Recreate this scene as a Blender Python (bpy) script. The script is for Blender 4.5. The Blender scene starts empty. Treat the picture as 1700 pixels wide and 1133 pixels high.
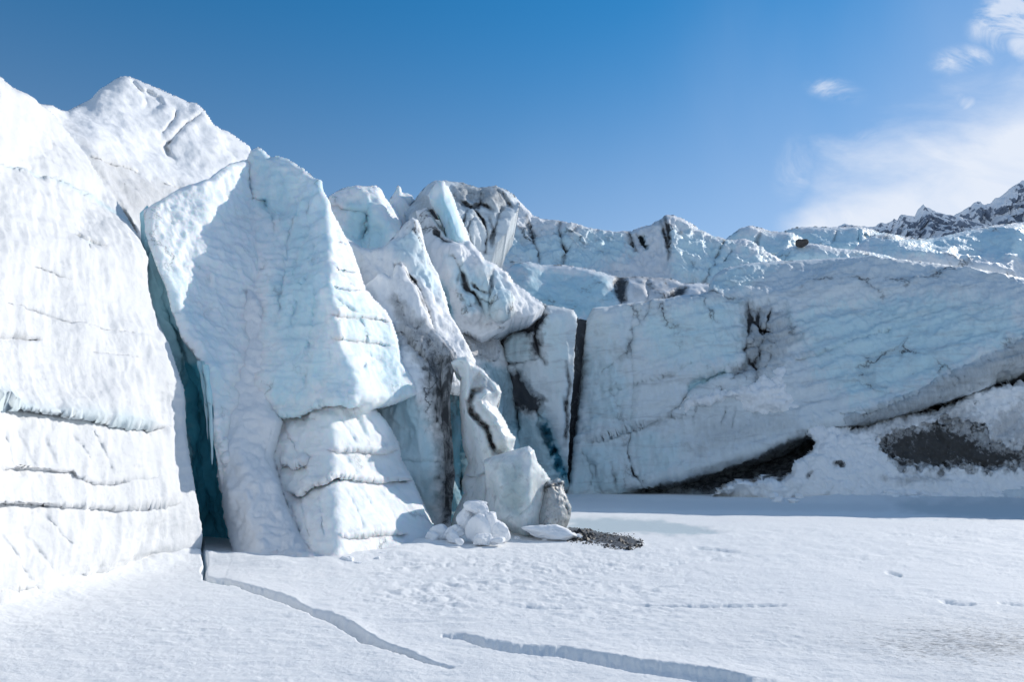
import bpy, math, random
import numpy as np
from mathutils import Vector
from mathutils.geometry import delaunay_2d_cdt

# ------------------------------------------------------------------ camera
sc = bpy.context.scene
FOC, PITCH, CAMH = 1200.0, math.radians(9.16), 1.7
cd = bpy.data.cameras.new("camera"); cam = bpy.data.objects.new("camera", cd)
sc.collection.objects.link(cam); sc.camera = cam
cam.location = (0, 0, CAMH); cam.rotation_euler = (math.pi/2 + PITCH, 0, 0)
cd.sensor_width = 36.0; cd.lens = 36.0*FOC/1700.0; cd.clip_end = 30000; cd.clip_start = 0.05
# ------------------------------------------------------------------ light
SUN_AZ, SUN_EL = math.radians(52), math.radians(27.5)      # azimuth: clockwise from the view direction (+Y)
sl = bpy.data.lights.new("sun", 'SUN'); sun = bpy.data.objects.new("sun", sl); sc.collection.objects.link(sun)
sl.energy = 3.6; sl.angle = math.radians(0.5); sl.color = (1.0, 0.945, 0.87)
sd = Vector((math.sin(SUN_AZ)*math.cos(SUN_EL), math.cos(SUN_AZ)*math.cos(SUN_EL), math.sin(SUN_EL)))
sun.rotation_euler = sd.to_track_quat('Z', 'Y').to_euler()
w = bpy.data.worlds.new("World"); sc.world = w; w.use_nodes = True
def make_world():
    nt = w.node_tree; N = nt.nodes; L = nt.links; N.clear()
    out = N.new('ShaderNodeOutputWorld'); bg = N.new('ShaderNodeBackground'); bg.inputs[1].default_value = 0.119
    sky = N.new('ShaderNodeTexSky'); sky.sky_type = 'NISHITA'; sky.sun_disc = False
    sky.sun_elevation = SUN_EL; sky.sun_rotation = SUN_AZ
    sky.air_density = 1.15; sky.dust_density = 0.0; sky.ozone_density = 3.2; sky.altitude = 600
    tc = N.new('ShaderNodeTexCoord'); sep = N.new('ShaderNodeSeparateXYZ'); L.new(tc.outputs['Generated'], sep.inputs[0])
    def M(op, a, b=None, c=None, clamp=False):
        n = N.new('ShaderNodeMath'); n.operation = op; n.use_clamp = clamp
        for k, v in enumerate((a, b, c)):
            if v is None: continue
            if isinstance(v, (int, float)): n.inputs[k].default_value = v
            else: L.new(v, n.inputs[k])
        return n.outputs[0]
    def SS(v, a, b):
        n = N.new('ShaderNodeMapRange'); n.interpolation_type = 'SMOOTHSTEP'; L.new(v, n.inputs[0])
        n.inputs[1].default_value = a; n.inputs[2].default_value = b; return n.outputs[0]
    yy = M('MAXIMUM', sep.outputs[1], 0.02)
    u = M('DIVIDE', sep.outputs[0], yy); v = M('DIVIDE', sep.outputs[2], yy)
    fwd = SS(sep.outputs[1], 0.05, 0.3)
    cmb = N.new('ShaderNodeCombineXYZ'); L.new(u, cmb.inputs[0]); L.new(v, cmb.inputs[1])
    def noise(scale, detail, rough, dist, off=0.0, sx=1.0, sy=1.0, rot=0.0):
        mp = N.new('ShaderNodeMapping'); mp.inputs['Scale'].default_value = (sx, sy, 1); mp.inputs['Rotation'].default_value = (0, 0, rot)
        mp.inputs['Location'].default_value = (off, off*0.7, 0)
        L.new(cmb.outputs[0], mp.inputs[0])
        n = N.new('ShaderNodeTexNoise'); n.inputs['Scale'].default_value = scale; n.inputs['Detail'].default_value = detail
        n.inputs['Roughness'].default_value = rough; n.inputs['Distortion'].default_value = dist
        L.new(mp.outputs[0], n.inputs['Vector']); return n.outputs[0]
    nb = noise(5.0, 8, 0.55, 0.5, 3.1, 1.0, 1.6, 0.5)
    nw = noise(9.0, 9, 0.62, 0.9, 7.7, 1.0, 1.5, 0.6)
    ns = noise(2.2, 5, 0.5, 0.3, 1.3, 1.6, 0.7, 0.35)
    # cloud bank low on the right
    fc = N.new('ShaderNodeFloatCurve'); cv = fc.mapping.curves[0]
    pts = [(0.0, 0.0), (0.34, 0.22), (0.40, 0.31), (0.46, 0.395), (0.53, 0.43), (0.62, 0.45), (0.70, 0.49), (0.78, 0.54), (1.0, 0.60)]
    cv.points[0].location = pts[0]; cv.points[1].location = pts[-1]
    for p in pts[1:-1]: cv.points.new(*p)
    fc.mapping.update(); L.new(u, fc.inputs[1])
    edge = M('SUBTRACT', fc.outputs[0], v)
    bank = SS(M('ADD', edge, M('MULTIPLY', M('SUBTRACT', nb, 0.5), 0.26)), -0.075, 0.07)
    # thin general veil growing to the right and downward
    veil = SS(M('ADD', M('ADD', M('MULTIPLY', u, 0.75), M('MULTIPLY', v, -0.75)), M('MULTIPLY', M('SUBTRACT', ns, 0.5), 0.35)), -0.42, 0.50)
    # small wisps: blobs x noise
    def blob(cu, cvv, ru, rv, tilt):
        du = M('SUBTRACT', u, cu); dv = M('SUBTRACT', v, cvv)
        c, s = math.cos(tilt), math.sin(tilt)
        a = M('DIVIDE', M('ADD', M('MULTIPLY', du, c), M('MULTIPLY', dv, s)), ru)
        b = M('DIVIDE', M('SUBTRACT', M('MULTIPLY', dv, c), M('MULTIPLY', du, s)), rv)
        d = M('SQRT', M('ADD', M('MULTIPLY', a, a), M('MULTIPLY', b, b)))
        return SS(d, 1.0, 0.1)
    def uv(px, py):
        x = (px-850)/FOC; y = (566.5-py)/FOC
        ry = math.cos(PITCH)-y*math.sin(PITCH); rz = math.sin(PITCH)+y*math.cos(PITCH)
        return x/ry, rz/ry
    wis = None
    for (px, py, ru, rv, t, st) in ((1672, 25, .09, .06, .6, 2.0), (1700, 55, .05, .07, 0, 1.8), (1600, 100, .075, .036, .15, 1.3), (1652, 66, .03, .04, .5, 1.0), (1388, 150, .065, .030, -.2, 1.1), (1612, 175, .05, .026, -.7, 1.1), (1440, 235, .10, .03, .4, .8),
                                (1322, 285, .05, .08, -.3, .62), (1535, 268, .03, .035, .3, .9)):
        a, b = uv(px, py); m = M('MULTIPLY', blob(a, b, ru, rv, t), st)
        wis = m if wis is None else M('MAXIMUM', wis, m)
    wisp = SS(M('MULTIPLY', wis, M('ADD', M('MULTIPLY', nw, 3.2), -1.05)), 0.0, 1.1)
    m1 = M('MULTIPLY', fwd, M('MAXIMUM', M('MULTIPLY', bank, 0.93), M('MULTIPLY', wisp, 0.7)), clamp=True)
    m1 = M('MULTIPLY', m1, M('ADD', M('MULTIPLY', nw, .9), .58), clamp=True)
    m2 = M('MULTIPLY', fwd, M('MULTIPLY', veil, M('ADD', M('MULTIPLY', ns, .5), .28)), clamp=True)
    def mix(f, a, col):
        n = N.new('ShaderNodeMix'); n.data_type = 'RGBA'; L.new(f, n.inputs[0]); L.new(a, n.inputs[6]); n.inputs[7].default_value = col; return n.outputs[2]
    # deepen the clear blue (polarised look of the photograph's sky)
    hs = N.new('ShaderNodeHueSaturation'); hs.inputs['Saturation'].default_value = 1.0; hs.inputs['Value'].default_value = 0.9
    L.new(sky.outputs[0], hs.inputs['Color'])
    el = SS(sep.outputs[2], 0.22, 0.62); tn = N.new('ShaderNodeMix'); tn.data_type = 'RGBA'; L.new(el, tn.inputs[0]); tn.inputs[6].default_value = (1, 1, 1, 1); tn.inputs[7].default_value = (.17, .82, 1.07, 1)
    tm = N.new('ShaderNodeMix'); tm.data_type = 'RGBA'; tm.blend_type = 'MULTIPLY'; tm.inputs[0].default_value = 1.0; L.new(hs.outputs[0], tm.inputs[6]); L.new(tn.outputs[2], tm.inputs[7])
    bk = M('MULTIPLY', SS(sep.outputs[1], 0.12, -0.35), M('ADD', M('MULTIPLY', ns, .3), .25), clamp=True)  # pale veil added behind the camera to lift the shaded faces
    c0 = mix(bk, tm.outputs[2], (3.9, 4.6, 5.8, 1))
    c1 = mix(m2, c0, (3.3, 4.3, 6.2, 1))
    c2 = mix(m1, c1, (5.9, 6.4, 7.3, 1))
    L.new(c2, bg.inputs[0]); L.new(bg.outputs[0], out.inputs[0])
make_world()
sc.view_settings.view_transform = 'Standard'; sc.view_settings.look = 'None'
sc.view_settings.exposure = 0.15; sc.view_settings.gamma = 1.0
sc.cycles.max_bounces = 8; sc.cycles.diffuse_bounces = 5

# ------------------------------------------------------------------ helpers
C_, S_ = math.cos(PITCH), math.sin(PITCH)
def ray(px, py):
    x = (px-850.0)/FOC; y = (566.5-py)/FOC
    return x, C_-y*S_, S_+y*C_
def G(py):
    _, ry, rz = ray(850, py); return CAMH*ry/(-rz)
def P3(px, py, Y):
    x, ry, rz = ray(px, py); t = Y/ry
    return np.stack([x*t, Y+0*t, CAMH+rz*t], -1)
_rng = np.random.RandomState(7)
_perm = np.tile(_rng.permutation(256), 3)
_grad = _rng.normal(size=(256, 3)); _grad /= np.linalg.norm(_grad, axis=1)[:, None]
def gn(p):
    p = np.asarray(p, float); i = np.floor(p).astype(int); f = p-i; i &= 255
    u = f*f*f*(f*(f*6-15)+10); r = 0
    for dx in (0, 1):
        for dy in (0, 1):
            for dz in (0, 1):
                h = _perm[_perm[_perm[i[..., 0]+dx]+i[..., 1]+dy]+i[..., 2]+dz]
                g = _grad[h]; d = f-np.array([dx, dy, dz])
                wt = (u[..., 0] if dx else 1-u[..., 0])*(u[..., 1] if dy else 1-u[..., 1])*(u[..., 2] if dz else 1-u[..., 2])
                r = r+wt*(g*d).sum(-1)
    return r*1.6
def fbm(p, octv=4, kind='f'):
    s = 0; a = 1.0; tot = 0; q = np.array(p, float)
    for k in range(octv):
        n = gn(q+k*17.3)
        if kind == 'r': n = 1-2*np.abs(n)
        elif kind == 'b': n = 2*np.abs(n)-0.6
        s = s+a*n; tot += a; a *= 0.5; q = q*2.03
    return s/tot
def sstep(a, b, x):
    t = np.clip((x-a)/(b-a), 0, 1); return t*t*(3-2*t)
def dist_poly(X, Y, poly, closed=False):
    """distance, side (>0 below a left-to-right line), parameter 0..1"""
    pts = [p[:2] for p in poly]; best = np.full(X.shape, 1e9); side = np.zeros(X.shape); par = np.zeros(X.shape)
    n = len(pts); segs = [(pts[i], pts[(i+1) % n]) for i in range(n if closed else n-1)]
    for k, (a, b) in enumerate(segs):
        dx, dy = b[0]-a[0], b[1]-a[1]; l2 = dx*dx+dy*dy+1e-9
        t = ((X-a[0])*dx+(Y-a[1])*dy)/l2; tc = np.clip(t, 0, 1)
        d = np.hypot(X-a[0]-tc*dx, Y-a[1]-tc*dy); m = d < best
        best = np.where(m, d, best); cr = dx*(Y-a[1])-dy*(X-a[0])
        side = np.where(m, np.sign(cr), side); par = np.where(m, (k+tc)/len(segs), par)
    return best, side, par
def inside(X, Y, poly):
    r = np.zeros(X.shape, bool); n = len(poly)
    for i in range(n):
        x0, y0 = poly[i][:2]; x1, y1 = poly[(i+1) % n][:2]
        c = ((y0 > Y) != (y1 > Y)) & (X < (x1-x0)*(Y-y0)/((y1-y0) if y1 != y0 else 1e-9)+x0); r ^= c
    return r
def blur(a, r, passes=2):
    if r < 1: return a
    for _ in range(passes):
        for ax in (0, 1):
            pw = [(0, 0), (0, 0)]; pw[ax] = (r+1, r)
            c = np.cumsum(np.pad(a, pw, mode='edge'), axis=ax); n = a.shape[ax]
            a = (np.take(c, np.arange(2*r+1, 2*r+1+n), axis=ax)-np.take(c, np.arange(0, n), axis=ax))/(2*r+1)
    return a

def tag(o, label=None, cat=None, group=None, kind=None):
    if label: o['label'] = label
    if cat: o['category'] = cat
    if group: o['group'] = group
    if kind: o['kind'] = kind
    return o
def mesh_obj(name, V, F, mat, parent=None, attrs=None, smooth=True):
    me = bpy.data.meshes.new(name); V = np.asarray(V, np.float32); F = np.asarray(F, np.int32)
    me.vertices.add(len(V)); me.vertices.foreach_set('co', V.ravel())
    k = F.shape[1]; me.loops.add(F.size); me.loops.foreach_set('vertex_index', F.ravel())
    me.polygons.add(len(F)); me.polygons.foreach_set('loop_start', np.arange(len(F), dtype=np.int32)*k)
    me.update(calc_edges=True)
    me.polygons.foreach_set('use_smooth', np.full(len(F), smooth)); me.validate(); me.update()
    for kk, v in (attrs or {}).items():
        a = me.attributes.new(kk, 'FLOAT', 'POINT'); a.data.foreach_set('value', np.asarray(v, np.float32).ravel())
    if mat: me.materials.append(mat)
    o = bpy.data.objects.new(name, me); sc.collection.objects.link(o)
    if parent is not None: o.parent = parent
    return o

# ------------------------------------------------------------------ materials
def ice_mat(name, snow=(0.86, 0.87, 0.885), ice=(0.52, 0.74, 0.82), deep=(0.10, 0.36, 0.48), dirt=(0.045, 0.043, 0.042),
            scale=1.0, streak=(1, 1, .35), bump=0.5, rough=0.65, mottle=0.25, grime=0.2, spec=0.35, dscale=1.0, softk=.75, gst=None, grot=0.0, crk=None, sss=0.0):
    m = bpy.data.materials.new(name); m.use_nodes = True; nt = m.node_tree; N = nt.nodes; L = nt.links; N.clear()
    out = N.new('ShaderNodeOutputMaterial'); b = N.new('ShaderNodeBsdfPrincipled'); L.new(b.outputs[0], out.inputs[0])
    tc = N.new('ShaderNodeTexCoord')
    def mp(s, r=0.0):
        n = N.new('ShaderNodeMapping'); n.inputs['Scale'].default_value = s; n.inputs['Rotation'].default_value = (0, r, 0); L.new(tc.outputs['Object'], n.inputs[0]); return n.outputs[0]
    def no(vec, sc_, det=6, ro=.6, dist=0.0):
        n = N.new('ShaderNodeTexNoise'); n.inputs['Scale'].default_value = sc_; n.inputs['Detail'].default_value = det
        n.inputs['Roughness'].default_value = ro; n.inputs['Distortion'].default_value = dist; L.new(vec, n.inputs['Vector']); return n.outputs[0]
    def M(op, a, b_=None, clamp=False, c=None):
        n = N.new('ShaderNodeMath'); n.operation = op; n.use_clamp = clamp
        for k, v in enumerate((a, b_, c)):
            if v is None: continue
            if isinstance(v, (int, float)): n.inputs[k].default_value = v
            else: L.new(v, n.inputs[k])
        return n.outputs[0]
    def mix(f, a, c):
        n = N.new('ShaderNodeMix'); n.data_type = 'RGBA'; L.new(f, n.inputs[0]) if not isinstance(f, float) else setattr(n.inputs[0], 'default_value', f)
        for s, v in ((6, a), (7, c)):
            if isinstance(v, tuple): n.inputs[s].default_value = (*v, 1)
            else: L.new(v, n.inputs[s])
        return n.outputs[2]
    def SS(v, a, b_):
        n = N.new('ShaderNodeMapRange'); n.interpolation_type = 'SMOOTHSTEP'; L.new(v, n.inputs[0])
        n.inputs[1].default_value = a; n.inputs[2].default_value = b_; return n.outputs[0]
    def at(nm):
        n = N.new('ShaderNodeAttribute'); n.attribute_name = nm; return n.outputs['Fac']
    st = mp(tuple(s*scale for s in streak)); iso = mp((scale, scale, scale))
    n_big = no(iso, 0.45, 4); n_mid = no(st, 2.2, 8, .62, .4); n_fine = no(iso, 9.0, 8, .7)
    blue, dirt_a = at('blue'), at('dirt')
    bf = M('ADD', blue, M('MULTIPLY', M('SUBTRACT', n_mid, 0.5), mottle*2.2), clamp=True)
    bf = M('ADD', bf, M('MULTIPLY', M('SUBTRACT', n_big, 0.5), mottle*1.6), clamp=True)
    c = mix(SS(bf, 0.08, 0.62), snow, ice); c = mix(SS(bf, 0.62, 1.0), c, deep)
    # thin grime film, then dirt with hard broken edges
    n_g = no(mp(tuple(s*scale*.6*dscale for s in (gst or streak)), grot), 3.1, 9, .68, .8)
    gf = M('MULTIPLY', SS(n_g, 0.48, 0.78), grime, clamp=True)
    c = mix(gf, c, (0.31, 0.33, 0.345))
    n_d = no(mp(tuple(s*scale*dscale for s in streak)), 4.3, 9, .72, .6)
    dd = M('ADD', M('MULTIPLY', dirt_a, 1.2), M('MULTIPLY', M('SUBTRACT', n_d, 0.5), 2.0))
    n_s = no(mp(tuple(s*scale*dscale for s in (2.6*streak[0], 2.0*streak[1], .5*streak[2]))), 5.0, 6, .7, .3)
    soft = M('MULTIPLY', M('MULTIPLY', dirt_a, M('MULTIPLY', n_s, 1.9)), softk, clamp=True)
    df = M('MULTIPLY', M('MAXIMUM', soft, SS(dd, 0.42, 1.15)), SS(dirt_a, 0.0, 0.3))
    film = M('MULTIPLY', SS(dirt_a, 0.02, 0.8), M('ADD', M('MULTIPLY', n_g, .9), -.1), clamp=True)
    film = M('MULTIPLY', film, min(1.0, softk*1.4)); c = mix(film, c, (0.28, 0.295, 0.31)); c = mix(df, c, dirt)
    line = None
    if crk:
        dn = N.new('ShaderNodeTexNoise'); dn.inputs['Scale'].default_value = .9*crk[0]*2; dn.inputs['Detail'].default_value = 7; dn.inputs['Roughness'].default_value = .62; L.new(tc.outputs['Object'], dn.inputs['Vector'])
        vm = N.new('ShaderNodeVectorMath'); vm.operation = 'MULTIPLY_ADD'; L.new(dn.outputs['Color'], vm.inputs[0]); vm.inputs[1].default_value = (1.1/crk[0],)*3; L.new(tc.outputs['Object'], vm.inputs[2])
        m2 = N.new('ShaderNodeMapping'); m2.inputs['Scale'].default_value = (1.25, .7, .6); L.new(vm.outputs[0], m2.inputs[0])
        vo = N.new('ShaderNodeTexVoronoi'); vo.feature = 'DISTANCE_TO_EDGE'; vo.inputs['Scale'].default_value = crk[0]; L.new(m2.outputs[0], vo.inputs['Vector'])
        msk = SS(no(iso, .55*crk[0]/scale*2.2, 4, .6), .50, .66)
        line = M('MULTIPLY', SS(vo.outputs['Distance'], crk[2], 0.0), msk); wide = M('MULTIPLY', SS(vo.outputs['Distance'], crk[2]*6, 0.0), M('MULTIPLY', msk, n_s))
        c = mix(M('MULTIPLY', wide, crk[1]*.9, clamp=True), c, (0.25, 0.27, 0.285)); c = mix(M('MULTIPLY', line, crk[1], clamp=True), c, dirt)
    L.new(c, b.inputs['Base Color'])
    r = M('SUBTRACT', rough, M('MULTIPLY', bf, 0.22)); L.new(r, b.inputs['Roughness'])
    if sss:
        b.inputs['Subsurface Weight'].default_value = sss; b.inputs['Subsurface Radius'].default_value = (.25, .7, 1.0); b.inputs['Subsurface Scale'].default_value = .45/scale
    b.inputs['Specular IOR Level'].default_value = spec; b.inputs['IOR'].default_value = 1.31
    h = M('ADD', M('MULTIPLY', n_mid, .6), M('MULTIPLY', n_fine, .25))
    n_x = no(iso, 38.0, 5, .7); h = M('ADD', h, M('MULTIPLY', n_x, 0.10))
    if line is not None: h = M('SUBTRACT', h, M('MULTIPLY', line, .35))
    bp = N.new('ShaderNodeBump'); bp.inputs['Strength'].default_value = bump; bp.inputs['Distance'].default_value = 0.12/scale
    L.new(h, bp.inputs['Height']); L.new(bp.outputs[0], b.inputs['Normal'])
    return m
M_cliff = ice_mat('wind packed snow ice', snow=(.71, .715, .72), ice=(.46, .64, .70), streak=(1, .7, .45), bump=.6, mottle=.14, grime=.12, scale=1.2)
M_snow = ice_mat('wind packed snow', snow=(.80, .81, .825), streak=(1, .7, .45), bump=.6, mottle=.12, grime=.10, scale=1.2)
M_fin = ice_mat('bluish serac ice', sss=.35, snow=(.83, .87, .885), crk=(.5, .35, .018), streak=(1.2, 1.2, .35), bump=.5, mottle=.22, grime=.10)
M_mid = ice_mat('dirty serac ice', crk=(.40, .9, .02), dirt=(.055, .058, .062), scale=.6, streak=(1.2, 1.2, .4), bump=.6, mottle=.25, grime=.35, dscale=1.3)
M_wall = ice_mat('weathered wall ice', gst=(.35, .5, 1.7), grot=.29, crk=(.22, .9, .02), dirt=(.06, .063, .07), snow=(.71, .765, .79), scale=.55, streak=(1.1, 1, .55), bump=.7, mottle=.3, grime=.6, ice=(0.58, 0.76, 0.81), dscale=1.2)
M_far = ice_mat('far ridge ice', crk=(.13, .8, .02), ice=(.60, .80, .87), scale=.28, streak=(1.4, 1, .5), bump=.9, mottle=.28, grime=.3, dscale=1.3)
M_block = ice_mat('clear dirty block ice', sss=.3, snow=(.74, .77, .77), ice=(.47, .56, .57), deep=(.27, .38, .40), scale=2.2, streak=(1, 1, .8), bump=.4, mottle=.3, grime=.8, rough=.45, spec=.5)
M_chunk = ice_mat('broken snow chunk', scale=4, streak=(1, 1, 1), bump=.3, mottle=.1, grime=.05)
M_crev = ice_mat('deep crevasse ice', snow=(.35, .6, .68), ice=(0.50, 0.80, 0.86), deep=(0.16, 0.62, 0.74), streak=(1.4, 1.4, .3), bump=.4, mottle=.18, grime=.1, rough=.4)

# ------------------------------------------------------------------ relief bodies
class Body:
    """closed ice body: outline + interior survey points (px,py,distance) -> faceted relief, refined, thickened, displaced"""
    def __init__(s, outline, inner=(), step=2.2, jit=1.6, jf=14.0, soft=3, seed=0.0, dy=None):
        dy = dy or (lambda x, y: 0.0)
        def fix(p): return (p[0], p[1], G(p[1]+p[2]) if p[2] < 0 else p[2]+dy(p[0], p[1]))
        s.out = [fix(p) for p in outline]; lines = [[fix(p) for p in l] for l in inner]
        s.step = step; s.seed = seed
        V = []; E = []; Yv = []
        def addline(l, closed=False):
            b0 = len(V)
            for p in l: V.append(Vector((p[0]+1e-3*math.sin(len(V)), p[1]))); Yv.append(p[2])
            for i in range(len(l)-1): E.append((b0+i, b0+i+1))
            if closed: E.append((b0+len(l)-1, b0))
        addline(s.out, True)
        for l in lines: addline(l)
        r = delaunay_2d_cdt(V, E, [], 0, 1e-4)
        vv = [(p.x, p.y) for p in r[0]]; orig = r[3]; yv = []
        for k, o in enumerate(orig):
            if o: yv.append(1/Yv[o[0]])
            else:
                d = [(vv[k][0]-a.x)**2+(vv[k][1]-a.y)**2 for a in V]; i1, i2 = np.argsort(d)[:2]
                yv.append((1/Yv[i1]*d[i2]+1/Yv[i2]*d[i1])/(d[i1]+d[i2]+1e-9))
        xs = [p[0] for p in s.out]; ys = [p[1] for p in s.out]; pad = 4*step
        gx = np.arange(min(xs)-pad, max(xs)+pad, step); gy = np.arange(min(ys)-pad, max(ys)+pad, step)
        X, Y = np.meshgrid(gx, gy); best = np.full(X.shape, -1e9); inv = np.zeros(X.shape)
        for f in r[2]:
            a, b, c = (vv[i] for i in f[:3]); den = (b[1]-c[1])*(a[0]-c[0])+(c[0]-b[0])*(a[1]-c[1])
            if abs(den) < 1e-6: continue
            cx = (a[0]+b[0]+c[0])/3; cy = (a[1]+b[1]+c[1])/3
            if not inside(np.array([cx]), np.array([cy]), s.out)[0]: continue
            l0 = ((b[1]-c[1])*(X-c[0])+(c[0]-b[0])*(Y-c[1]))/den; l1 = ((c[1]-a[1])*(X-c[0])+(a[0]-c[0])*(Y-c[1]))/den; l2 = 1-l0-l1
            mn = np.minimum(np.minimum(l0, l1), l2)
            # outside: fall back on clamped barycentrics of the nearest triangle
            hgt = abs(den)/max(math.dist(a, b), math.dist(b, c), math.dist(a, c)); sc_ = np.where(mn < 0, mn*hgt, mn)
            m = (sc_ > best) & ~((best >= 0) & (mn < 0))
            w0, w1, w2 = np.clip(l0, 0, 1), np.clip(l1, 0, 1), np.clip(l2, 0, 1); sw = w0+w1+w2
            val = (w0*yv[f[0]]+w1*yv[f[1]]+w2*yv[f[2]])/sw
            inv = np.where(m, val, inv); best = np.where(m, sc_, best)
        s.X, s.Y = X, Y; s.D = 1/np.clip(blur(inv, soft), 1e-5, 10)
        s.blue = np.zeros(X.shape); s.dirt = np.zeros(X.shape)
        # fine outline with small irregularities
        fo = []
        n = len(s.out)
        for i in range(n):
            a, b = s.out[i], s.out[(i+1) % n]; d = math.dist(a[:2], b[:2]); k = max(1, int(d/2.5))
            for j in range(k):
                t = j/k; fo.append((a[0]+(b[0]-a[0])*t, a[1]+(b[1]-a[1])*t))
        fo = np.array(fo); q = np.stack([fo[:, 0]/jf, fo[:, 1]/jf, np.full(len(fo), seed+.5)], -1)
        fo = fo+jit*np.stack([fbm(q, 4), fbm(q+31.7, 4)], -1)
        s.fo = fo
        qn = np.stack([X/11, Y/11, np.full(X.shape, seed)], -1)
        s.JX = X+2.5*fbm(qn, 4); s.JY = Y+2.5*fbm(qn+9.1, 4)
    def groove(s, poly, w, d, dirt=0, blue=0, dw=None):
        for_, _s, tt = dist_poly(s.JX, s.JY, poly); tp = (.25+.75*np.clip(np.minimum(tt, 1-tt)*6, 0, 1))*np.clip(.85+.9*fbm(np.stack([s.X/13, s.Y/13, np.full(s.X.shape, s.seed+7)], -1), 3), .25, 1.3)
        g = np.exp(-(for_/w)**2)*tp; s.D = s.D+d*g
        g2 = np.exp(-(for_/(dw or w))**2)*np.clip(tp*1.3, .6, 1); s.dirt = np.maximum(s.dirt, dirt*g2); s.blue = np.maximum(s.blue, blue*g2); return s
    def ledge(s, poly, w, amt, up=None, dirt=0, blue=0, lipblue=0):
        d, sd_, t = dist_poly(s.JX, s.JY, poly); sg = d*sd_; fade = np.clip(np.minimum(t, 1-t)*9, 0.0, 1)
        endm = np.where((t <= 0) | (t >= 1), np.exp(-(d/6)**2), 1); fade = np.where((t <= 0) | (t >= 1), 0.0, fade)*endm
        up = w if up is None else up
        below = sstep(-1.2, 1.2, sg)*np.exp(-np.maximum(sg, 0)/w); above = (1-sstep(-1.2, 1.2, sg))*np.exp(np.minimum(sg, 0)/up)
        s.D = s.D+fade*(amt*below-0.45*amt*above)
        near = fade*sstep(-1, 1, sg)*np.exp(-np.maximum(sg, 0)/(w*.6))  # tone in the recess below the lip: grime and painted undercut shade
        s.dirt = np.maximum(s.dirt, dirt*near); s.blue = np.maximum(s.blue, blue*near)
        s.blue = np.maximum(s.blue, lipblue*fade*above); return s
    def region(s, poly, amt=0, soft=8, dirt=None, blue=None, jit=5, jf=16.0):
        q = np.stack([s.X/jf, s.Y/jf, np.full(s.X.shape, s.seed+3)], -1)
        d = dist_poly(s.X, s.Y, poly, True)[0]; sg = np.where(inside(s.X, s.Y, poly), d, -d)+jit*fbm(q, 5)*2
        m = sstep(-soft, soft, sg); s.D = s.D+amt*m
        sg2 = sg+jit*.9*fbm(q*3.1+5, 4); s2 = soft*1.8+3; m = sstep(-s2, s2, sg2)
        if dirt is not None: s.dirt = s.dirt*(1-m)+dirt*m
        if blue is not None: s.blue = s.blue*(1-m)+blue*m
        return s
    def build(s, name, mat, parent=None, layers=(), rim=None, rimw=10, rimd=0.5, thick=4.0, shrink=0.9, shear=(0, 0), b0=0, d0=0, edge=.12, wmask=None, tilt=0.0):
        X, Y, D = s.X.copy(), s.Y.copy(), s.D.copy(); st = s.step
        dout = dist_poly(X, Y, s.fo, True)[0]; ins = inside(X, Y, s.fo)
        if rim is not None:
            pl = s.out[rim[0]:rim[1]]; dr = dist_poly(X, Y, pl)[0]; t = np.clip(1-dr/rimw, 0, 1); D = D+rimd*(1-np.sqrt(np.clip(1-t*t, 0, 1)))
        P = P3(X, Y, D)
        gu = np.gradient(P, axis=1); gv = np.gradient(P, axis=0); n = np.cross(gv, gu); n /= (np.linalg.norm(n, axis=-1, keepdims=True)+1e-9)
        Q = P.copy(); Q[..., 0] += shear[0]*Q[..., 2]; Q[..., 1] += shear[1]*Q[..., 2]; Q[..., 2] += tilt*Q[..., 0]
        disp = 0
        for (amp, fr, oc, kind) in layers: disp = disp+amp*fbm(Q*np.array(fr)+s.seed, oc, kind)
        disp = disp*(edge+(1-edge)*sstep(0, 5*st, dout))
        if wmask is not None: disp = disp*wmask(X, Y)
        # snap grid points near the outline onto it
        near = dout < 0.72*st; k = np.argwhere(near); fo = s.fo
        for j0 in range(0, len(k), 4000):
            kk = k[j0:j0+4000]; px = X[kk[:, 0], kk[:, 1]]; py = Y[kk[:, 0], kk[:, 1]]
            a = fo; b = np.roll(fo, -1, 0); e = b-a; l2 = (e**2).sum(1)+1e-9
            t = np.clip(((px[:, None]-a[:, 0])*e[:, 0]+(py[:, None]-a[:, 1])*e[:, 1])/l2, 0, 1)
            cx = a[:, 0]+t*e[:, 0]; cy = a[:, 1]+t*e[:, 1]; dd = (px[:, None]-cx)**2+(py[:, None]-cy)**2; i = dd.argmin(1); r = np.arange(len(i))
            X[kk[:, 0], kk[:, 1]] = cx[r, i]; Y[kk[:, 0], kk[:, 1]] = cy[r, i]
        ok = ins | near
        P = P3(X, Y, D)+n*np.asarray(disp)[..., None]
        H, W = X.shape; q = ok[:-1, :-1] & ok[1:, :-1] & ok[:-1, 1:] & ok[1:, 1:]
        cxm = (X[:-1, :-1]+X[1:, 1:])/2; cym = (Y[:-1, :-1]+Y[1:, 1:])/2
        q &= inside(cxm, cym, s.fo)
        idx = np.arange(H*W).reshape(H, W); jj, ii = np.nonzero(q)
        F = np.stack([idx[jj, ii], idx[jj+1, ii], idx[jj+1, ii+1], idx[jj, ii+1]], 1)
        used = np.zeros(H*W, bool); used[F.ravel()] = True; mp_ = np.cumsum(used)-1; nV = int(used.sum())
        Vf = P.reshape(-1, 3)[used]; F = mp_[F]
        bl = (s.blue+b0).reshape(-1)[used]; di = np.maximum(s.dirt, d0).reshape(-1)[used]
        # back side
        xs, ys = X.reshape(-1)[used], Y.reshape(-1)[used]; cx, cy = xs.mean(), ys.mean()
        Db = blur(D, 4, 1).reshape(-1)[used]+thick
        Vb = P3(cx+(xs-cx)*shrink, cy+(ys-cy)*shrink, Db); Vb[:, 2] = np.minimum(Vb[:, 2], Vf[:, 2]+0.02)
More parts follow.
